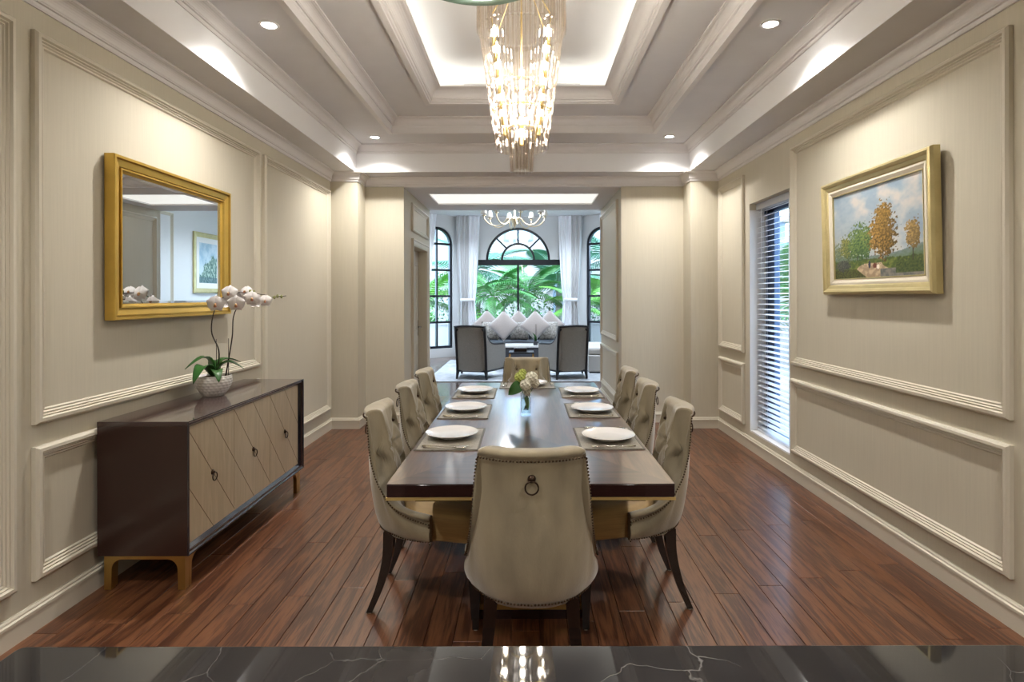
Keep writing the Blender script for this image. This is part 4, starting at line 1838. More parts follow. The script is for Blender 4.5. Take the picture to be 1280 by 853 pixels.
def canvas(name, func, nu, nv, w, h, parent, mp):
    me = bpy.data.meshes.new(name)
    vs, fs, cs = [], [], []
    for j in range(nv + 1):
        for i in range(nu + 1):
            u, v = i / nu, j / nv
            vs.append(mp((u - 0.5) * w, (v - 0.5) * h))
            cs.append((*srgb(*func(u, v)), 1))
    for j in range(nv):
        for i in range(nu):
            a = j * (nu + 1) + i
            fs.append((a, a + 1, a + nu + 2, a + nu + 1))
    me.from_pydata(vs, [], fs)
    ca = me.color_attributes.new('Col', 'FLOAT_COLOR', 'POINT')
    ca.data.foreach_set('color', [x for c in cs for x in c])
    me.materials.append(MATS['painted'])
    return link(name, me, parent)


pa = thing('landscape_painting', 'country landscape with autumn trees and cows in a gilt frame', 'painting', (XR - 0.006, 3.49, 1.49))
pa.rotation_euler = (0, math.radians(-1.2), 0)
mpP = lambda a, b, h: (-h, -a, b)
PWD, PHT = 0.55, 0.775
m = MB()
pr = [(0, 0), (0, 0.036), (0.008, 0.052), (0.020, 0.056), (0.034, 0.048), (0.040, 0.040), (0.058, 0.034), (0.066, 0.028), (0.066, 0.0)]
m.sweep([(-PWD, 0), (PWD, 0), (PWD, PHT), (-PWD, PHT)], pr, mpP, closed=True)
m.build('gilt_frame', 'gold_pale', pa)
m = MB()
m.sweep([(-PWD + .066, .066), (PWD - .066, .066), (PWD - .066, PHT - .066), (-PWD + .066, PHT - .066)], [(0, 0.0), (0, 0.030), (0.012, 0.030), (0.034, 0.020), (0.034, 0.0)],
        mpP, closed=True)
m.build('linen_liner', 'linen_liner', pa)
m = MB()
m.sweep([(-PWD + .1, .1), (PWD - .1, .1), (PWD - .1, PHT - .1), (-PWD + .1, PHT - .1)], [(0, 0.010), (0, 0.024), (0.006, 0.024), (0.008, 0.010)], mpP, closed=True)
m.build('inner_slip', 'gold_pale', pa)
canvas('canvas', landscape, 230, 150, 2 * PWD - 0.2, PHT - 0.2, pa, lambda a, b: (-0.014, -a, b + PHT / 2))

lp = thing('framed_picture', 'blue green picture in a white frame on the living room wall', 'picture', (LR - 0.004, 12.1, 1.57))
m = MB()
m.sweep([(-0.55, 0), (0.55, 0), (0.55, 1.26), (-0.55, 1.26)], [(0, 0), (0, 0.04), (0.03, 0.045), (0.10, 0.025), (0.10, 0)], mpP, closed=True)
m.build('picture_frame', 'gold_pale', lp)
m = MB()
m.sweep([(-0.46, .09), (0.46, .09), (0.46, 1.17), (-0.46, 1.17)], [(0, 0), (0, 0.018), (0.12, 0.016), (0.12, 0)], mpP, closed=True)
m.build('mount', 'ceramic_white', lp)
canvas('print', blue_picture, 60, 70, 0.70, 0.86, lp, lambda a, b: (-0.010, -a, b + 0.63))
panel(lambda a, b, h: (LR - h, a, b), 8.75, 10.9, 0.3, 3.1, 'white panel moulding beside the framed picture')

# ------------------------------------------------------------------ orchid on the sideboard
orc = thing('potted_orchid', 'white moth orchid in a dimpled white bowl on the sideboard', 'potted plant', (-1.99, 3.62, SBZ1 + 0.0005))
prof = []
for i in range(25):
    t = i / 24
    z = 0.004 + 0.126 * t
    r = 0.062 + (0.108 - 0.062) * math.sin(min(1, t * 1.25) * PI / 2) - 0.006 * max(0, t - 0.75) / 0.25
    prof.append((r, z))


def dimple(a, i, r):
    if i > 24 or i < 1:
        return 0
    row = i / 3.4
    ph = (int(row) % 2) * 0.5
    fa = (a / (2 * PI) * 22 + ph) % 1.0 - 0.5
    fr = row % 1.0 - 0.5
    return -0.006 * max(0, 1 - (fa * fa + fr * fr) * 5.0) + 0.0025


m = MB()
m.lathe([(0.001, 0.0), (0.058, 0.0)] + prof + [(0.095, 0.130), (0.094, 0.110), (0.001, 0.108)], 88, disp=lambda a, i, r: dimple(a, i - 2, r))
m.build('bowl', 'ceramic_white', orc)
m = MB()
m.lathe([(0.094, 0.112), (0.06, 0.122), (0.001, 0.126)], 24, disp=lambda a, i, r: 0.0)
m.build('moss', 'moss', orc)
for tip, w_, dr_ in (((-0.10, -0.14, 0.185), 0.030, 0.10), ((-0.02, -0.19, 0.10), 0.034, 0.09), ((0.11, 0.13, 0.20), 0.030, 0.07), ((0.17, 0.05, 0.165), 0.032, 0.07),
                     ((0.10, -0.12, 0.10), 0.026, 0.06), ((-0.05, 0.15, 0.16), 0.030, 0.08), ((0.03, 0.08, 0.235), 0.028, 0.03)):
    m = MB()
    leaf_mesh(m, (0.005, 0.0, 0.118), tip, w_ * 1.35, dr_, n=10, fold=0.16)
    o = m.build('leaf', 'orchid_leaf', orc)
    md = o.modifiers.new('solid', 'SOLIDIFY')
    md.thickness = 0.0025
st1 = catmull([(0.01, 0.02, 0.11), (0.035, 0.0, 0.28), (-0.005, -0.01, 0.40), (0.0, 0.0, 0.52), (0.05, 0.0, 0.615), (0.14, 0.005, 0.655), (0.25, 0.0, 0.65), (0.34, 0.0, 0.64)], 40)
st2 = catmull([(0.045, 0.06, 0.11), (0.075, 0.05, 0.25), (0.10, 0.04, 0.38), (0.11, 0.035, 0.50), (0.15, 0.03, 0.575), (0.22, 0.03, 0.61), (0.32, 0.02, 0.62), (0.46, 0.01, 0.635)], 40)
for st in (st1, st2):
    m = MB()
    m.tube(st, [lerp(0.0045, 0.0022, i / 40) for i in range(41)], 7)
    m.build('flower_stem', 'orchid_stem', orc)
for x, y in ((0.012, 0.012), (0.07, 0.05)):
    m = MB()
    m.tube([(x, y, 0.11), (x, y, 0.36)], 0.002, 5)
    m.build('support_stick', 'orchid_stem', orc)
fl = MB()
for k in range(5):
    a = PI / 2 + 2 * PI * k / 5
    big = k in (1, 4)
    L_, W_ = (0.048, 0.036) if big else (0.044, 0.023)
    d = Vector((math.cos(a), math.sin(a), 0))
    s_ = Vector((-d.y, d.x, 0))
    rows = []
    for i in range(7):
        t = i / 6
        wd = W_ * math.sin(PI * (0.10 + 0.90 * t) ** (0.75 if big else 0.9)) if t < 1 else 0.002
        c = d * (0.004 + L_ * t) + Vector((0, 0, (0.004 if big else 0.0) - 0.010 * t * t))
        rows.append([c + s_ * wd * q + Vector((0, 0, -0.006 * q * q)) for q in (-1, -0.5, 0, 0.5, 1)])
    fl.grid(rows)
fl_me = fl.mesh('flower')
fl_me.materials.append(MATS['petal'])
ll = MB()
ll.sphere((0, -0.006, 0.010), 0.008, 8, 6, (0.9, 1.2, 1.2))
ll.sphere((0, -0.014, 0.012), 0.005, 8, 6, (1.8, 1, 0.8))
ll_me = ll.mesh('lip')
ll_me.materials.append(MATS['petal_lip'])
FL = [((0.03, -0.03, 0.585), (0.25, -1, -0.1), 1.15), ((0.11, -0.02, 0.655), (0.1, -1, 0.1), 1.05), ((0.165, -0.04, 0.585), (0.35, -1, -0.2), 1.1),
      ((0.20, 0.01, 0.665), (-0.2, -1, 0.35), 0.85), ((0.255, -0.02, 0.62), (0.5, -1, 0.0), 1.0), ((0.335, -0.01, 0.605), (0.3, -1, 0.1), 0.85),
      ((0.07, 0.05, 0.60), (-0.6, 0.8, 0.0), 1.0), ((0.17, 0.05, 0.63), (-0.4, 1, 0.1), 1.0), ((0.25, 0.04, 0.60), (-0.3, 1, 0.0), 0.9)]
for p, d, sc in FL:
    o = link('flower', fl_me, orc)
    o.location = p
    o.rotation_mode = 'QUATERNION'
    q = Vector(d).to_track_quat('Z', 'Y')
    o.rotation_quaternion = q
    o.scale = (sc, sc, sc)
    link('lip', ll_me, o)
bd = MB()
bd.sphere((0, 0, 0), 0.010, 8, 6, (0.85, 0.85, 1.25))
bd_me = bd.mesh('bud')
bd_me.materials.append(MATS['bud'])
for p in ((0.235, 0.0, 0.665), (0.26, 0.0, 0.66), (0.385, 0.01, 0.625), (0.405, 0.01, 0.632), (0.43, 0.01, 0.63)):
    o = link('bud', bd_me, orc)
    o.location = p

# ------------------------------------------------------------------ living room: rug, armchairs, tables, sofas
m = MB()
m.box(-1.75, 1.55, 9.85, 13.2, 0.0005, 0.012)
tag(m.build('rug', 'rug', None), 'large grey patterned rug under the living room armchairs', 'rug')


def armchair_parts(t):
    hb, hf, D = 0.27, 0.43, 0.66
    S = 0.15
    # back panel
    zt = 0.93

    def side_x(y):
        return lerp(hb, hf, y / D)
    m = MB()
    rows = []
    for j in range(11):
        z = lerp(S, zt, j / 10)
        lean = -0.10 * ((z - S) / (zt - S)) ** 1.4
        wv = hb + 0.02 * j / 10
        rows.append([(x * wv, lean - 0.03 * (1 - x * x), z + (0.02 * (1 - x * x) if j == 10 else 0)) for x in (-1, -.6, -.2, .2, .6, 1)])
    back = [[(x, y + 0.10, z) for x, y, z in r] for r in rows]
    m.grid(rows)
    m.grid(back)
    m.grid([rows[-1], back[-1]])
    m.grid([[r[0] for r in rows], [r[0] for r in back]])
    m.grid([[r[-1] for r in rows], [r[-1] for r in back]])
    m.build('backrest', 'chair_weave', t)
    for s in (-1, 1):
        # side arm panel with a swooping top
        prof = catmull([(0.0, 0.90), (0.07, 0.76), (0.14, 0.66), (0.24, 0.61), (0.42, 0.595), (D, 0.585)], 16)
        out = [(0.0, S), (D, S)] + [(p.x, p.y) for p in prof[::-1]]

        def mpA(a, b, h, s=s):
            lean = -0.10 * max(0, (b - S) / (zt - S)) ** 1.4 * max(0, 1 - a / 0.3)
            return (s * (side_x(a) - h), a + lean, b)
        m = MB()
        m.prism(out, 0.0, 0.07, mpA)
        m.build('arm_panel', 'chair_weave', t)
        m = MB()
        pts = [mpA(p.x, p.y + 0.014, 0.03) for p in prof]
        m.tube(pts, 0.034, 8)
        m.build('arm_rail', 'chair_frame', t)
        m = MB()
        pts = [mpA(-0.005, S + (0.93 - S) * q / 10, 0.0) for q in range(11)]
        m.tube(pts, 0.024, 6)
        m.build('back_post', 'chair_frame', t)
        m = MB()
        bar_p = [mpA(D, S, 0.03), mpA(D, 0.585, 0.03)]
        m.tube(bar_p, 0.024, 6)
        m.build('front_post', 'chair_frame', t)
        m = MB()
        m.tube([mpA(0, S, 0.0), mpA(D, S, 0.0)], 0.018, 6)
        m.build('side_rail', 'chair_frame', t)
        for y, xx in ((0.0, hb), (D, hf)):
            m = MB()
            m.tube([(s * (xx - 0.01), y, S + 0.01), (s * (xx + 0.01), y - 0.015 if y == 0 else y + 0.01, 0.005)], [0.036, 0.018], 4, smooth=False)
            m.build('leg', 'chair_frame', t)
    m = MB()
    m.tube([(-hb, 0, S), (hb, 0, S)], 0.02, 6)
    m.build('back_rail', 'chair_frame', t)
    m = MB()
    m.tube([(x * (hb + 0.02), -0.10 - 0.03 * (1 - x * x), 0.935 + 0.02 * (1 - x * x)) for x in (-1, -.6, -.2, .2, .6, 1)], 0.02, 6)
    m.build('top_rail', 'chair_frame', t)
    m = MB()
    rows = []
    for z, i_ in ((0.16, 0.0), (0.40, 0.0), (0.45, 0.01), (0.47, 0.05)):
        rows.append([(-hb + .06 + i_, .08 + i_, z), (hb - .06 - i_, .08 + i_, z), (hf - .08 - i_, D - i_, z), (-hf + .08 + i_, D - i_, z)])
    m.grid(rows, False, True)
    m.add(rows[-1], [(0, 1, 2, 3)])
    m.add(rows[0], [(3, 2, 1, 0)])
    m.build('seat_cushion', 'chair_weave', t)


ac = thing('armchair', 'grey woven armchair with dark frame on the door side of the rug', 'armchair', (-0.955, 10.06, 0.012), -math.radians(14), 'armchairs on the rug')
armchair_parts(ac)
ac2 = copy_tree(ac)
ac2.location = (0.815, 10.06, 0.012)
ac2.rotation_euler = (0, 0, math.radians(14))
ac2['label'] = 'grey woven armchair with dark frame beside the grey corner sofa'

ct = thing('coffee_table', 'white marble coffee table with dark frame and brass legs', 'table', (-0.09, 11.55, 0.012))
m = MB()
m.box(-0.58, 0.50, -0.35, 0.35, 0.46, 0.49)
m.build('marble_top', 'marble_white', ct, bevel=0.003)
m = MB()
m.sweep([(-0.56, -0.33), (0.48, -0.33), (0.48, 0.33), (-0.56, 0.33)], [(0, 0.43), (0.03, 0.43), (0.03, 0.46), (0, 0.46)], closed=True)
m.build('frame', 'chair_frame', ct)
for x in (-0.54, 0.46):
    for y in (-0.31, 0.31):
        m = MB()
        m.box(x - 0.015, x + 0.015, y - 0.015, y + 0.015, 0, 0.43)
        m.build('leg', 'brass', ct)
nt_ = thing('nesting_table', 'small dark framed side table with crossed brass legs', 'table', (-0.08, 10.75, 0.012))
m = MB()
m.box(-0.235, 0.235, -0.2, 0.2, 0.405, 0.43)
m.build('table_top', 'chair_frame', nt_, bevel=0.002)
for x in (-0.22, 0.22):
    for y in (-0.18, 0.18):
        m = MB()
        m.box(x - 0.014, x + 0.014, y - 0.014, y + 0.014, 0, 0.405)
        m.build('leg', 'brass', nt_)
m = MB()
m.tube([(-0.22, -0.18, 0.22), (0.0, -0.18, 0.36), (0.22, -0.18, 0.22)], 0.008, 6)
m.tube([(-0.22, -0.18, 0.36), (0.0, -0.18, 0.2), (0.22, -0.18, 0.36)], 0.008, 6)
m.build('cross_brace', 'chair_frame', nt_)
m = MB()
m.box(-0.14, 0.10, -0.08, 0.08, 0, 0.05)
m.box(-0.145, 0.105, -0.085, 0.085, 0.05, 0.062)
o = m.build('wooden_box', 'leg_wood', None)
o.location = (-0.08, 10.75, 0.443)
tag(o, 'low dark lidded box on the small side table', 'box')
pp = thing('potted_sprig', 'dark leafy sprig with tall bare stems in a small pot on the coffee table', 'potted plant', (0.20, 11.45, 0.5025))
m = MB()
m.lathe([(0.001, 0), (0.045, 0), (0.055, 0.08), (0.048, 0.08), (0.001, 0.07)], 16)
m.build('pot', 'chair_frame', pp)
for tip in ((-0.14, 0, 0.22), (-0.08, -0.05, 0.26), (0.05, -0.03, 0.17), (-0.10, 0.02, 0.13)):
    m = MB()
    leaf_mesh(m, (0, 0, 0.07), tip, 0.04, 0.03)
    m.build('leaf', 'orchid_leaf', pp)
for x in (0.0, 0.02):
    m = MB()
    m.tube([(x, 0, 0.07), (x, 0.01, 0.42)], 0.004, 5)
    m.build('stem', 'orchid_stem', pp)


def cushion_mesh(w, name, mat, th=0.07):
    m = MB()
    n = 10
    for side in (-1, 1):
        rows = []
        for j in range(n + 1):
            row = []
            for i in range(n + 1):
                u, v = -1 + 2 * i / n, -1 + 2 * j / n
                h = th * (max(0, (1 - u * u) * (1 - v * v))) ** 0.45
                pin = 1 - 0.06 * (1 - abs(u * v)) * (abs(u) ** 4 + abs(v) ** 4) / 1.2
                row.append((u * w / 2 * pin, side * h, v * w / 2 * pin))
            rows.append(row)
        m.grid(rows)
    me = m.mesh(name)
    me.materials.append(MATS[mat])
    return me


sf = thing('bay_sofa', 'long dark sofa under the big arched window', 'sofa', (-0.15, 13.05, 0.012))
m = MB()
m.box(-1.25, 1.25, -0.42, 0.52, 0.10, 0.34)
m.build('base', 'sofa_dark', sf, bevel=0.02)
for k in range(3):
    m = MB()
    m.box(-1.10 + k * 0.735, -0.37 + k * 0.735, -0.42, 0.36, 0.34, 0.46)
    m.build('seat_cushion', 'sofa_dark', sf, bevel=0.03)
m = MB()
m.box(-1.25, 1.25, 0.36, 0.52, 0.34, 0.72)
m.build('backrest', 'sofa_dark', sf, bevel=0.03)
for s in (-1, 1):
    m = MB()
    m.box(min(s * 1.10, s * 1.27), max(s * 1.10, s * 1.27), -0.42, 0.40, 0.10, 0.60)
    m.build('armrest', 'sofa_dark', sf, bevel=0.03)
    for y in (-0.36, 0.34):
        m = MB()
        m.box(s * 1.15 - 0.03, s * 1.15 + 0.03, y - 0.03, y + 0.03, 0, 0.10)
        m.build('leg', 'leg_wood', sf)
rose = cushion_mesh(0.50, 'cushion', 'cushion_rose')
prnt = cushion_mesh(0.42, 'cushion', 'cushion_print')
SEATZ = 0.472
for x, y, me, w, lab, rot in ((-0.49, 12.72, rose, 0.50, 'rose grey cushion standing on its corner, front pair, door side', 45),
                              (0.215, 12.72, rose, 0.50, 'rose grey cushion standing on its corner, front pair, sofa corner side', 45),
                              (-0.90, 13.16, rose, 0.50, 'rose grey cushion standing on its corner at the door side end of the sofa', 45),
                              (-0.17, 13.16, rose, 0.50, 'rose grey cushion standing on its corner behind the front pair', 45),
                              (0.56, 13.16, rose, 0.50, 'rose grey cushion standing on its corner at the corner sofa end', 45),
                              (-0.80, 12.94, prnt, 0.42, 'dark patterned cushion lying before the door side end of the sofa', 0),
                              (-0.14, 12.94, prnt, 0.42, 'dark patterned cushion between the two front cushions', 0),
                              (0.52, 12.94, prnt, 0.42, 'dark patterned cushion beside the front cushion at the corner sofa end', 0)):
    o = link('cushion', me)
    dg = w / 2 * (math.sqrt(2) if rot == 45 else 1.02) * 0.99
    o.location = (x, y, SEATZ + dg * math.cos(0.16) + 0.018)
    o.rotation_euler = Euler((-0.16, math.radians(rot), 0))
    o.rotation_mode = 'XYZ'
    o.matrix_world = Matrix.Translation(o.location) @ Matrix.Rotation(-0.16, 4, 'X') @ Matrix.Rotation(math.radians(rot), 4, 'Y')
    tag(o, lab, 'cushion', 'cushions on the bay sofa')

s2 = thing('corner_sofa', 'grey upholstered sofa along the living room picture wall', 'sofa', (1.72, 11.75, 0.012))
m = MB()
m.box(-0.52, 0.62, -0.90, 0.70, 0.03, 0.34)
m.build('base', 'sofa_grey', s2, bevel=0.02)
for k in range(2):
    m = MB()
    m.box(-0.52, 0.38, -0.86 + k * 0.76, -0.11 + k * 0.76, 0.34, 0.48)
    m.build('seat_cushion', 'sofa_grey', s2, bevel=0.04)
m = MB()
m.box(0.40, 0.64, -0.90, 0.70, 0.34, 0.85)
m.build('backrest', 'sofa_grey', s2, bevel=0.04)
m = MB()
m.box(-0.50, 0.60, -0.88, 0.68, 0.0, 0.03)
m.build('plinth', 'leg_wood', s2)
cw_ = cushion_mesh(0.45, 'cushion', 'ceramic_white', 0.08)
o = link('cushion', cw_)
o.matrix_world = Matrix.Translation((1.72, 11.25, 0.493 + 0.225)) @ Matrix.Rotation(PI / 2 - 0.2, 4, 'Z') @ Matrix.Rotation(-0.12, 4, 'X')
tag(o, 'white square cushion on the grey corner sofa', 'cushion')

# living room chandelier
lc = thing('arm_chandelier', 'brass chandelier with curved arms and white shades in the living room', 'chandelier', (-0.21, 11.0, 2.80))
m = MB()
m.lathe([(0.001, 0.0), (0.012, 0.01), (0.02, 0.04), (0.07, 0.16), (0.075, 0.19), (0.04, 0.21), (0.02, 0.24), (0.016, 0.60), (0.02, 0.62), (0.05, 0.655), (0.06, 0.672),
         (0.001, 0.674)], 20)
m.build('stem', 'champagne', lc)
arm = MB()
arm.tube(catmull([(0.05, 0, 0.18), (0.13, 0, 0.20), (0.22, 0, 0.10), (0.34, 0, 0.045), (0.48, 0, 0.07), (0.58, 0, 0.16), (0.60, 0, 0.23)], 24), 0.011, 7)
arm.lathe([(0.001, 0.225), (0.04, 0.23), (0.045, 0.24), (0.012, 0.245), (0.012, 0.28), (0.001, 0.28)], 12, (0.60, 0, 0))
arm_me = arm.mesh('arm')
arm_me.materials.append(MATS['champagne'])
shd = MB()
shd.lathe([(0.035, 0.39), (0.065, 0.265), (0.062, 0.265), (0.033, 0.388)], 16, (0.60, 0, 0))
shd_me = shd.mesh('lamp_shade')
shd_me.materials.append(MATS['lamp_shade'])
for k in range(8):
    a = 2 * PI * k / 8 + 0.2
    o = link('arm', arm_me, lc)
    o.rotation_euler = (0, 0, a)
    link('lamp_shade', shd_me, o)
lamp('POINT', 'arm_chandelier_glow', (0, 0, 0.45), 32.0, (0.90, 0.95, 1.0), lc, shadow_soft_size=0.3)

# ------------------------------------------------------------------ curtains


def curtain(p0, p1, tie_t, label, grey_side, z0=0.03, z1=LZ - 0.01, tie_z=1.40, tie_w=0.16, bot_w=0.30, folds=9):
    """pleated curtain hung from p0 to p1 (plan), drawn towards fraction tie_t at the tie-back"""
    p0, p1 = Vector(p0), Vector(p1)
    L_ = (p1 - p0).length
    d = (p1 - p0) / L_
    nn = Vector((-d.y, d.x))
    t = thing('curtain', label, 'curtain', (p0.x, p0.y, 0), 0, 'curtains in the bay')
    for part in (0, 1):
        a0, a1 = (0.0, 0.55) if part == 0 else (0.55, 1.0)
        m = MB()
        rows = []
        NZ, NU = 26, 60
        for j in range(NZ + 1):
            z = lerp(z0, z1, j / NZ)
            if z > tie_z:
                k = ((z - tie_z) / (z1 - tie_z)) ** 0.55
                wd = lerp(tie_w, 1.0, k)
            else:
                k = ((tie_z - z) / (tie_z - z0)) ** 0.6
                wd = lerp(tie_w, bot_w / L_ if bot_w > 1 else bot_w, k)
            row = []
            for i in range(NU + 1):
                u = lerp(a0, a1, i / NU)
                s = tie_t + (u - tie_t) * wd
                amp = 0.045 * (0.35 + 0.65 * wd)
                off = amp * math.sin(u * folds * 2 * PI) + 0.012 * math.sin(u * 31 + z)
                q = p0 + d * (s * L_) + nn * off
                row.append((q.x - p0.x, q.y - p0.y, z))
            rows.append(row)
        m.grid(rows)
        m.build('sheer_panel' if (part == 1) == (grey_side == 0) else 'grey_panel', 'curtain_sheer' if (part == 1) == (grey_side == 0) else 'curtain_grey', t)
    c = d * ((tie_t + (0.5 - tie_t) * tie_w) * L_)
    m = MB()
    rr = tie_w * L_ * 0.42
    m.torus((0, 0, 0), 1.0, 0.16, 20, 6)
    m.v = [(c.x + x * rr * abs(d.x) + (y * 0.06) * nn.x + x * 0, c.y + x * rr * d.y * (1 if d.x >= 0 else -1) + y * 0.07, tie_z + z * 0.3) for x, y, z in m.v]
    m.build('tie_back', 'curtain_sheer', t)
    return t


curtain((-1.70, 13.90), (-1.12, 13.96), 0.42, 'grey and white tied curtain between the big window and the door side window', 0, tie_w=0.62, bot_w=0.82, folds=5)
curtain((0.80, 13.96), (1.38, 13.90), 0.58, 'white and grey tied curtain between the big window and the corner sofa window', 1, tie_w=0.62, bot_w=0.82, folds=5)
qa, qb = mpBL(0.62, 0, -0.12), mpBL(1.22, 0, -0.12)
curtain(qb[:2], qa[:2], 0.25, 'white tied curtain at the far jamb of the door side window', 0, tie_w=0.30, bot_w=0.62, folds=5)
qa, qb = mpBR(0.55, 0, -0.12), mpBR(1.20, 0, -0.12)
curtain(qa[:2], qb[:2], 0.70, 'white tied curtain at the far jamb of the corner sofa window', 1, tie_w=0.40, bot_w=0.62, folds=5)

# ------------------------------------------------------------------ garden
m = MB()
m.box(-30, 30, YB + 0.25, 45, -0.35, -0.25)
tag(m.build('lawn', 'lawn', None), 'green lawn outside the windows', 'lawn', kind='structure')


def frond_mesh(L_, n, ll, droop, mat):
    m = MB()
    ax = []
    for i in range(n + 1):
        t = i / n
        ax.append(Vector((L_ * t, 0, L_ * (0.35 * t - droop * t * t))))
    m.tube(ax, [lerp(0.02, 0.004, i / n) for i in range(n + 1)], 4)
    for i in range(2, n + 1):
        t = i / n
        for s in (-1, 1):
            p = ax[i]
            l = ll * (math.sin(PI * (0.12 + 0.85 * t)) ** 0.6)
            tip = p + Vector((l * 0.55, s * l * 0.8, -l * 0.45))
            mid = p.lerp(tip, 0.5) + Vector((0, 0, l * 0.10))
            wv = Vector((0.036, 0, 0))
            m.add([p - wv * 0.6, p + wv * 0.6, mid + wv, mid - wv, tip], [(0, 1, 2, 3), (3, 2, 4)])
    me = m.mesh('frond', fix=False)
    me.materials.append(MATS[mat])
    return me


FRD = {k: frond_mesh(2.1, 24, 0.66, 0.62, k) for k in ('leaf_green', 'leaf_teal', 'leaf_bright')}


def palm(x, y, h, mat, n, sc, label):
    t = thing('palm_tree', label, 'palm', (x, y, -0.25), R.random() * 6, 'palms in the garden')
    m = MB()
    pts, rad = [], []
    for i in range(13):
        q = i / 12
        pts.append((0.1 * math.sin(q * 2), 0.05 * q, h * q))
        rad.append((0.13 - 0.03 * q + 0.012 * (i % 2)) * (0.6 + sc * 0.4))
    m.tube(pts, rad, 10)
    m.build('trunk', 'trunk', t)
    for k in range(n):
        o = link('frond', FRD[mat], t)
        o.location = pts[-1]
        lay = k % 3
        o.rotation_euler = (R.uniform(-.25, .25), (-0.75, -0.30, 0.25)[lay] + R.uniform(-.15, .15), 2 * PI * k / n + R.uniform(-.2, .2))
        s = sc * R.uniform(0.85, 1.1)
        o.scale = (s, s, s)
    return t


palm(-1.05, 17.6, 1.75, 'leaf_green', 13, 0.80, 'green palm behind the door side half of the big window')
palm(-1.6, 19.2, 2.6, 'leaf_teal', 13, 1.0, 'taller teal palm farther behind the door side half of the big window')
palm(0.15, 18.2, 1.9, 'leaf_green', 12, 0.75, 'palm standing close behind the big window mullion')
palm(1.15, 19.0, 2.1, 'leaf_teal', 13, 0.95, 'teal palm behind the corner sofa half of the big window')
palm(1.75, 17.2, 1.45, 'leaf_bright', 11, 0.7, 'low bright palm near the corner sofa curtain')
palm(2.9, 20.0, 3.0, 'leaf_teal', 12, 1.0, 'tall palm by the blue garden house')
palm(-3.6, 18.8, 1.6, 'leaf_bright', 12, 0.9, 'bright palm outside the door side window')
palm(4.25, 8.6, 1.5, 'leaf_green', 13, 0.72, 'palm outside the tall dining room window')
palm(4.35, 11.9, 2.2, 'leaf_teal', 12, 0.72, 'taller palm outside the tall dining room window')


def shrub(x, y, r, h, mat, label, n=420):
    t = thing('shrub', label, 'shrub', (x, y, -0.25), 0, 'shrubs in the garden')
    m = MB()
    m.tube([(0, 0, 0), (0.03, 0, h * 0.6)], [0.04, 0.02], 6)
    for k in range(4):
        a = k * 1.6
        m.tube([(0, 0, h * 0.25), (r * 0.5 * math.cos(a), r * 0.5 * math.sin(a), h * 0.75)], 0.015, 5)
    m.build('stem', 'trunk', t)
    m = MB()
    for k in range(n):
        z = 1 - 2 * R.random()
        a = R.random() * 2 * PI
        q = math.sqrt(1 - z * z) * (0.55 + 0.5 * R.random())
        p = Vector((r * q * math.cos(a), r * q * math.sin(a), h * 0.55 + z * h * 0.45 * (0.6 + 0.4 * R.random())))
        d = Vector((R.uniform(-1, 1), R.uniform(-1, 1), R.uniform(-.3, .8))).normalized()
        s = d.cross(Vector((R.random(), R.random(), 1))).normalized()
        l, w_ = R.uniform(0.09, 0.17), R.uniform(0.03, 0.05)
        m.add([p, p + d * l * .5 + s * w_, p + d * l, p + d * l * .5 - s * w_], [(0, 1, 2, 3)])
    o = m.build('foliage', mat, t, fix=False)
    o['kind'] = 'stuff'


for x, y, r, h, mt, lab in ((-1.75, 16.6, 0.55, 1.75, 'leaf_bright', 'bright green shrub below the palm at the door side of the window'),
                            (-0.95, 16.05, 0.34, 0.95, 'leaf_green', 'low green shrub under the door side palm'),
                            (-0.45, 17.0, 0.40, 0.95, 'leaf_teal', 'blue green shrub left of the window mullion towards the door side'),
                            (0.55, 16.8, 0.38, 0.85, 'leaf_green', 'low shrub right behind the middle cushions'),
                            (1.5, 16.4, 0.45, 0.95, 'leaf_bright', 'bright low shrub towards the corner sofa curtain'),
                            (-3.0, 16.6, 0.5, 1.3, 'leaf_green', 'green shrub outside the narrow door side window'),
                            (-3.75, 17.5, 0.3, 1.65, 'leaf_orange', 'orange leaved shrub outside the narrow door side window'),
                            (2.95, 16.5, 0.4, 1.1, 'leaf_green', 'green shrub outside the narrow corner sofa window'),
                            (-0.2, 20.5, 1.1, 2.4, 'leaf_green', 'big round bush in front of the pale house'),
                            (-2.6, 20.8, 1.3, 2.8, 'leaf_teal', 'big blue green bush at the door side of the pale house'),
                            (2.4, 21.4, 1.1, 2.6, 'leaf_teal', 'big blue green bush at the blue side of the pale house')):
    shrub(x, y, r, h, mt, lab, 900 if r > 1 else 420)

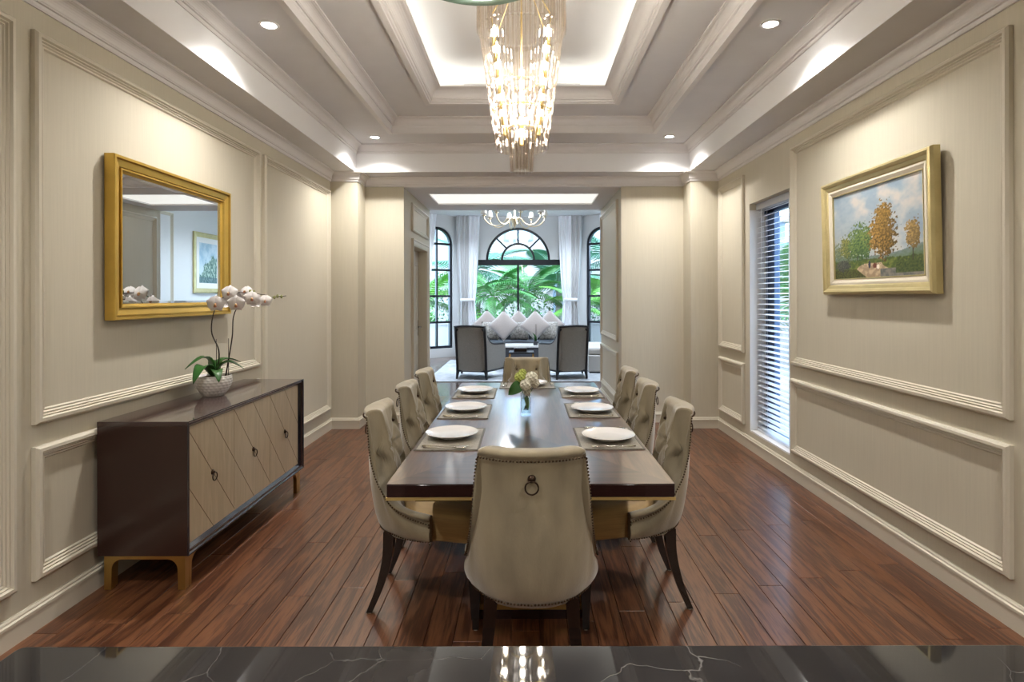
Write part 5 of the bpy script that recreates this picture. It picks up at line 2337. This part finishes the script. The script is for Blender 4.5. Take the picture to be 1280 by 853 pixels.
m = MB()
m.box(LR + 0.2, 30, -8, YB + 0.25, -0.35, -0.25)
m.box(XR + 0.25, LR + 0.2, -8, YW, -0.35, -0.25)
tag(m.build('paving', 'stucco', None), 'pale paving outside the tall dining room window', 'paving', kind='structure')
pw_ = thing('planter_wall', 'low pale planter wall in the garden', 'planter', (0, 15.4, -0.25))
m = MB()
m.box(-2.6, 2.6, 0, 0.25, 0, 0.98)
m.build('wall', 'stucco', pw_)
m = MB()
m.box(-2.65, 2.65, -0.03, 0.28, 0.98, 1.03)
m.build('coping', 'stucco', pw_)

hs = thing('pale_house', 'pale stucco house with blue framed windows beyond the palms', 'house', (0, 25.0, -0.25))
m = MB()
m.box(-9, 8, 0, 5, 0, 8)
m.build('wall', 'stucco', hs)
m = MB()
m.box(-9.3, 8.3, -0.4, 5.3, 8, 8.4)
m.build('roof', 'stucco', hs)
for x0, x1, z0, z1 in ((-0.95, 0.30, 4.2, 6.0), (-3.6, -2.4, 4.2, 6.0), (2.6, 3.8, 4.2, 6.0), (-3.4, -2.2, 1.0, 3.0), (1.2, 2.4, 0.6, 3.0), (-7, -5.6, 4.0, 6.0)):
    m = MB()
    m.sweep([(x0, z0), (x1, z0), (x1, z1), (x0, z1)], [(0, 0), (0, 0.06), (0.08, 0.06), (0.08, 0)], lambda a, b, h: (a, -h, b), closed=True)
    fr_ = m.build('window', 'stucco_blue', hs)
    m = MB()
    m.box(x0 + 0.05, x1 - 0.05, -0.03, -0.01, z0 + 0.05, z1 - 0.05)
    m.build('pane', 'far_window', fr_)
gh = thing('garden_house', 'blue grey rendered outbuilding beside the garden', 'house', (6.2, 19.0, -0.25))
m = MB()
m.box(-1.2, 2.5, 0, 5, 0, 4.2)
m.build('wall', 'stucco_blue', gh)
m = MB()
m.box(-1.4, 2.7, -0.2, 5.2, 4.2, 4.4)
m.build('roof', 'stucco', gh)
bw = thing('boundary_wall', 'white boundary wall outside the tall dining room window', 'garden wall', (6.2, 8, -0.25))
m = MB()
m.box(0, 0.25, -9, 9, 0, 3.0)
m.build('wall', 'stucco', bw)
m = MB()
m.box(-0.05, 0.30, -9.05, 9.05, 3.0, 3.08)
m.build('coping', 'stucco', bw)
print('planks', NP)
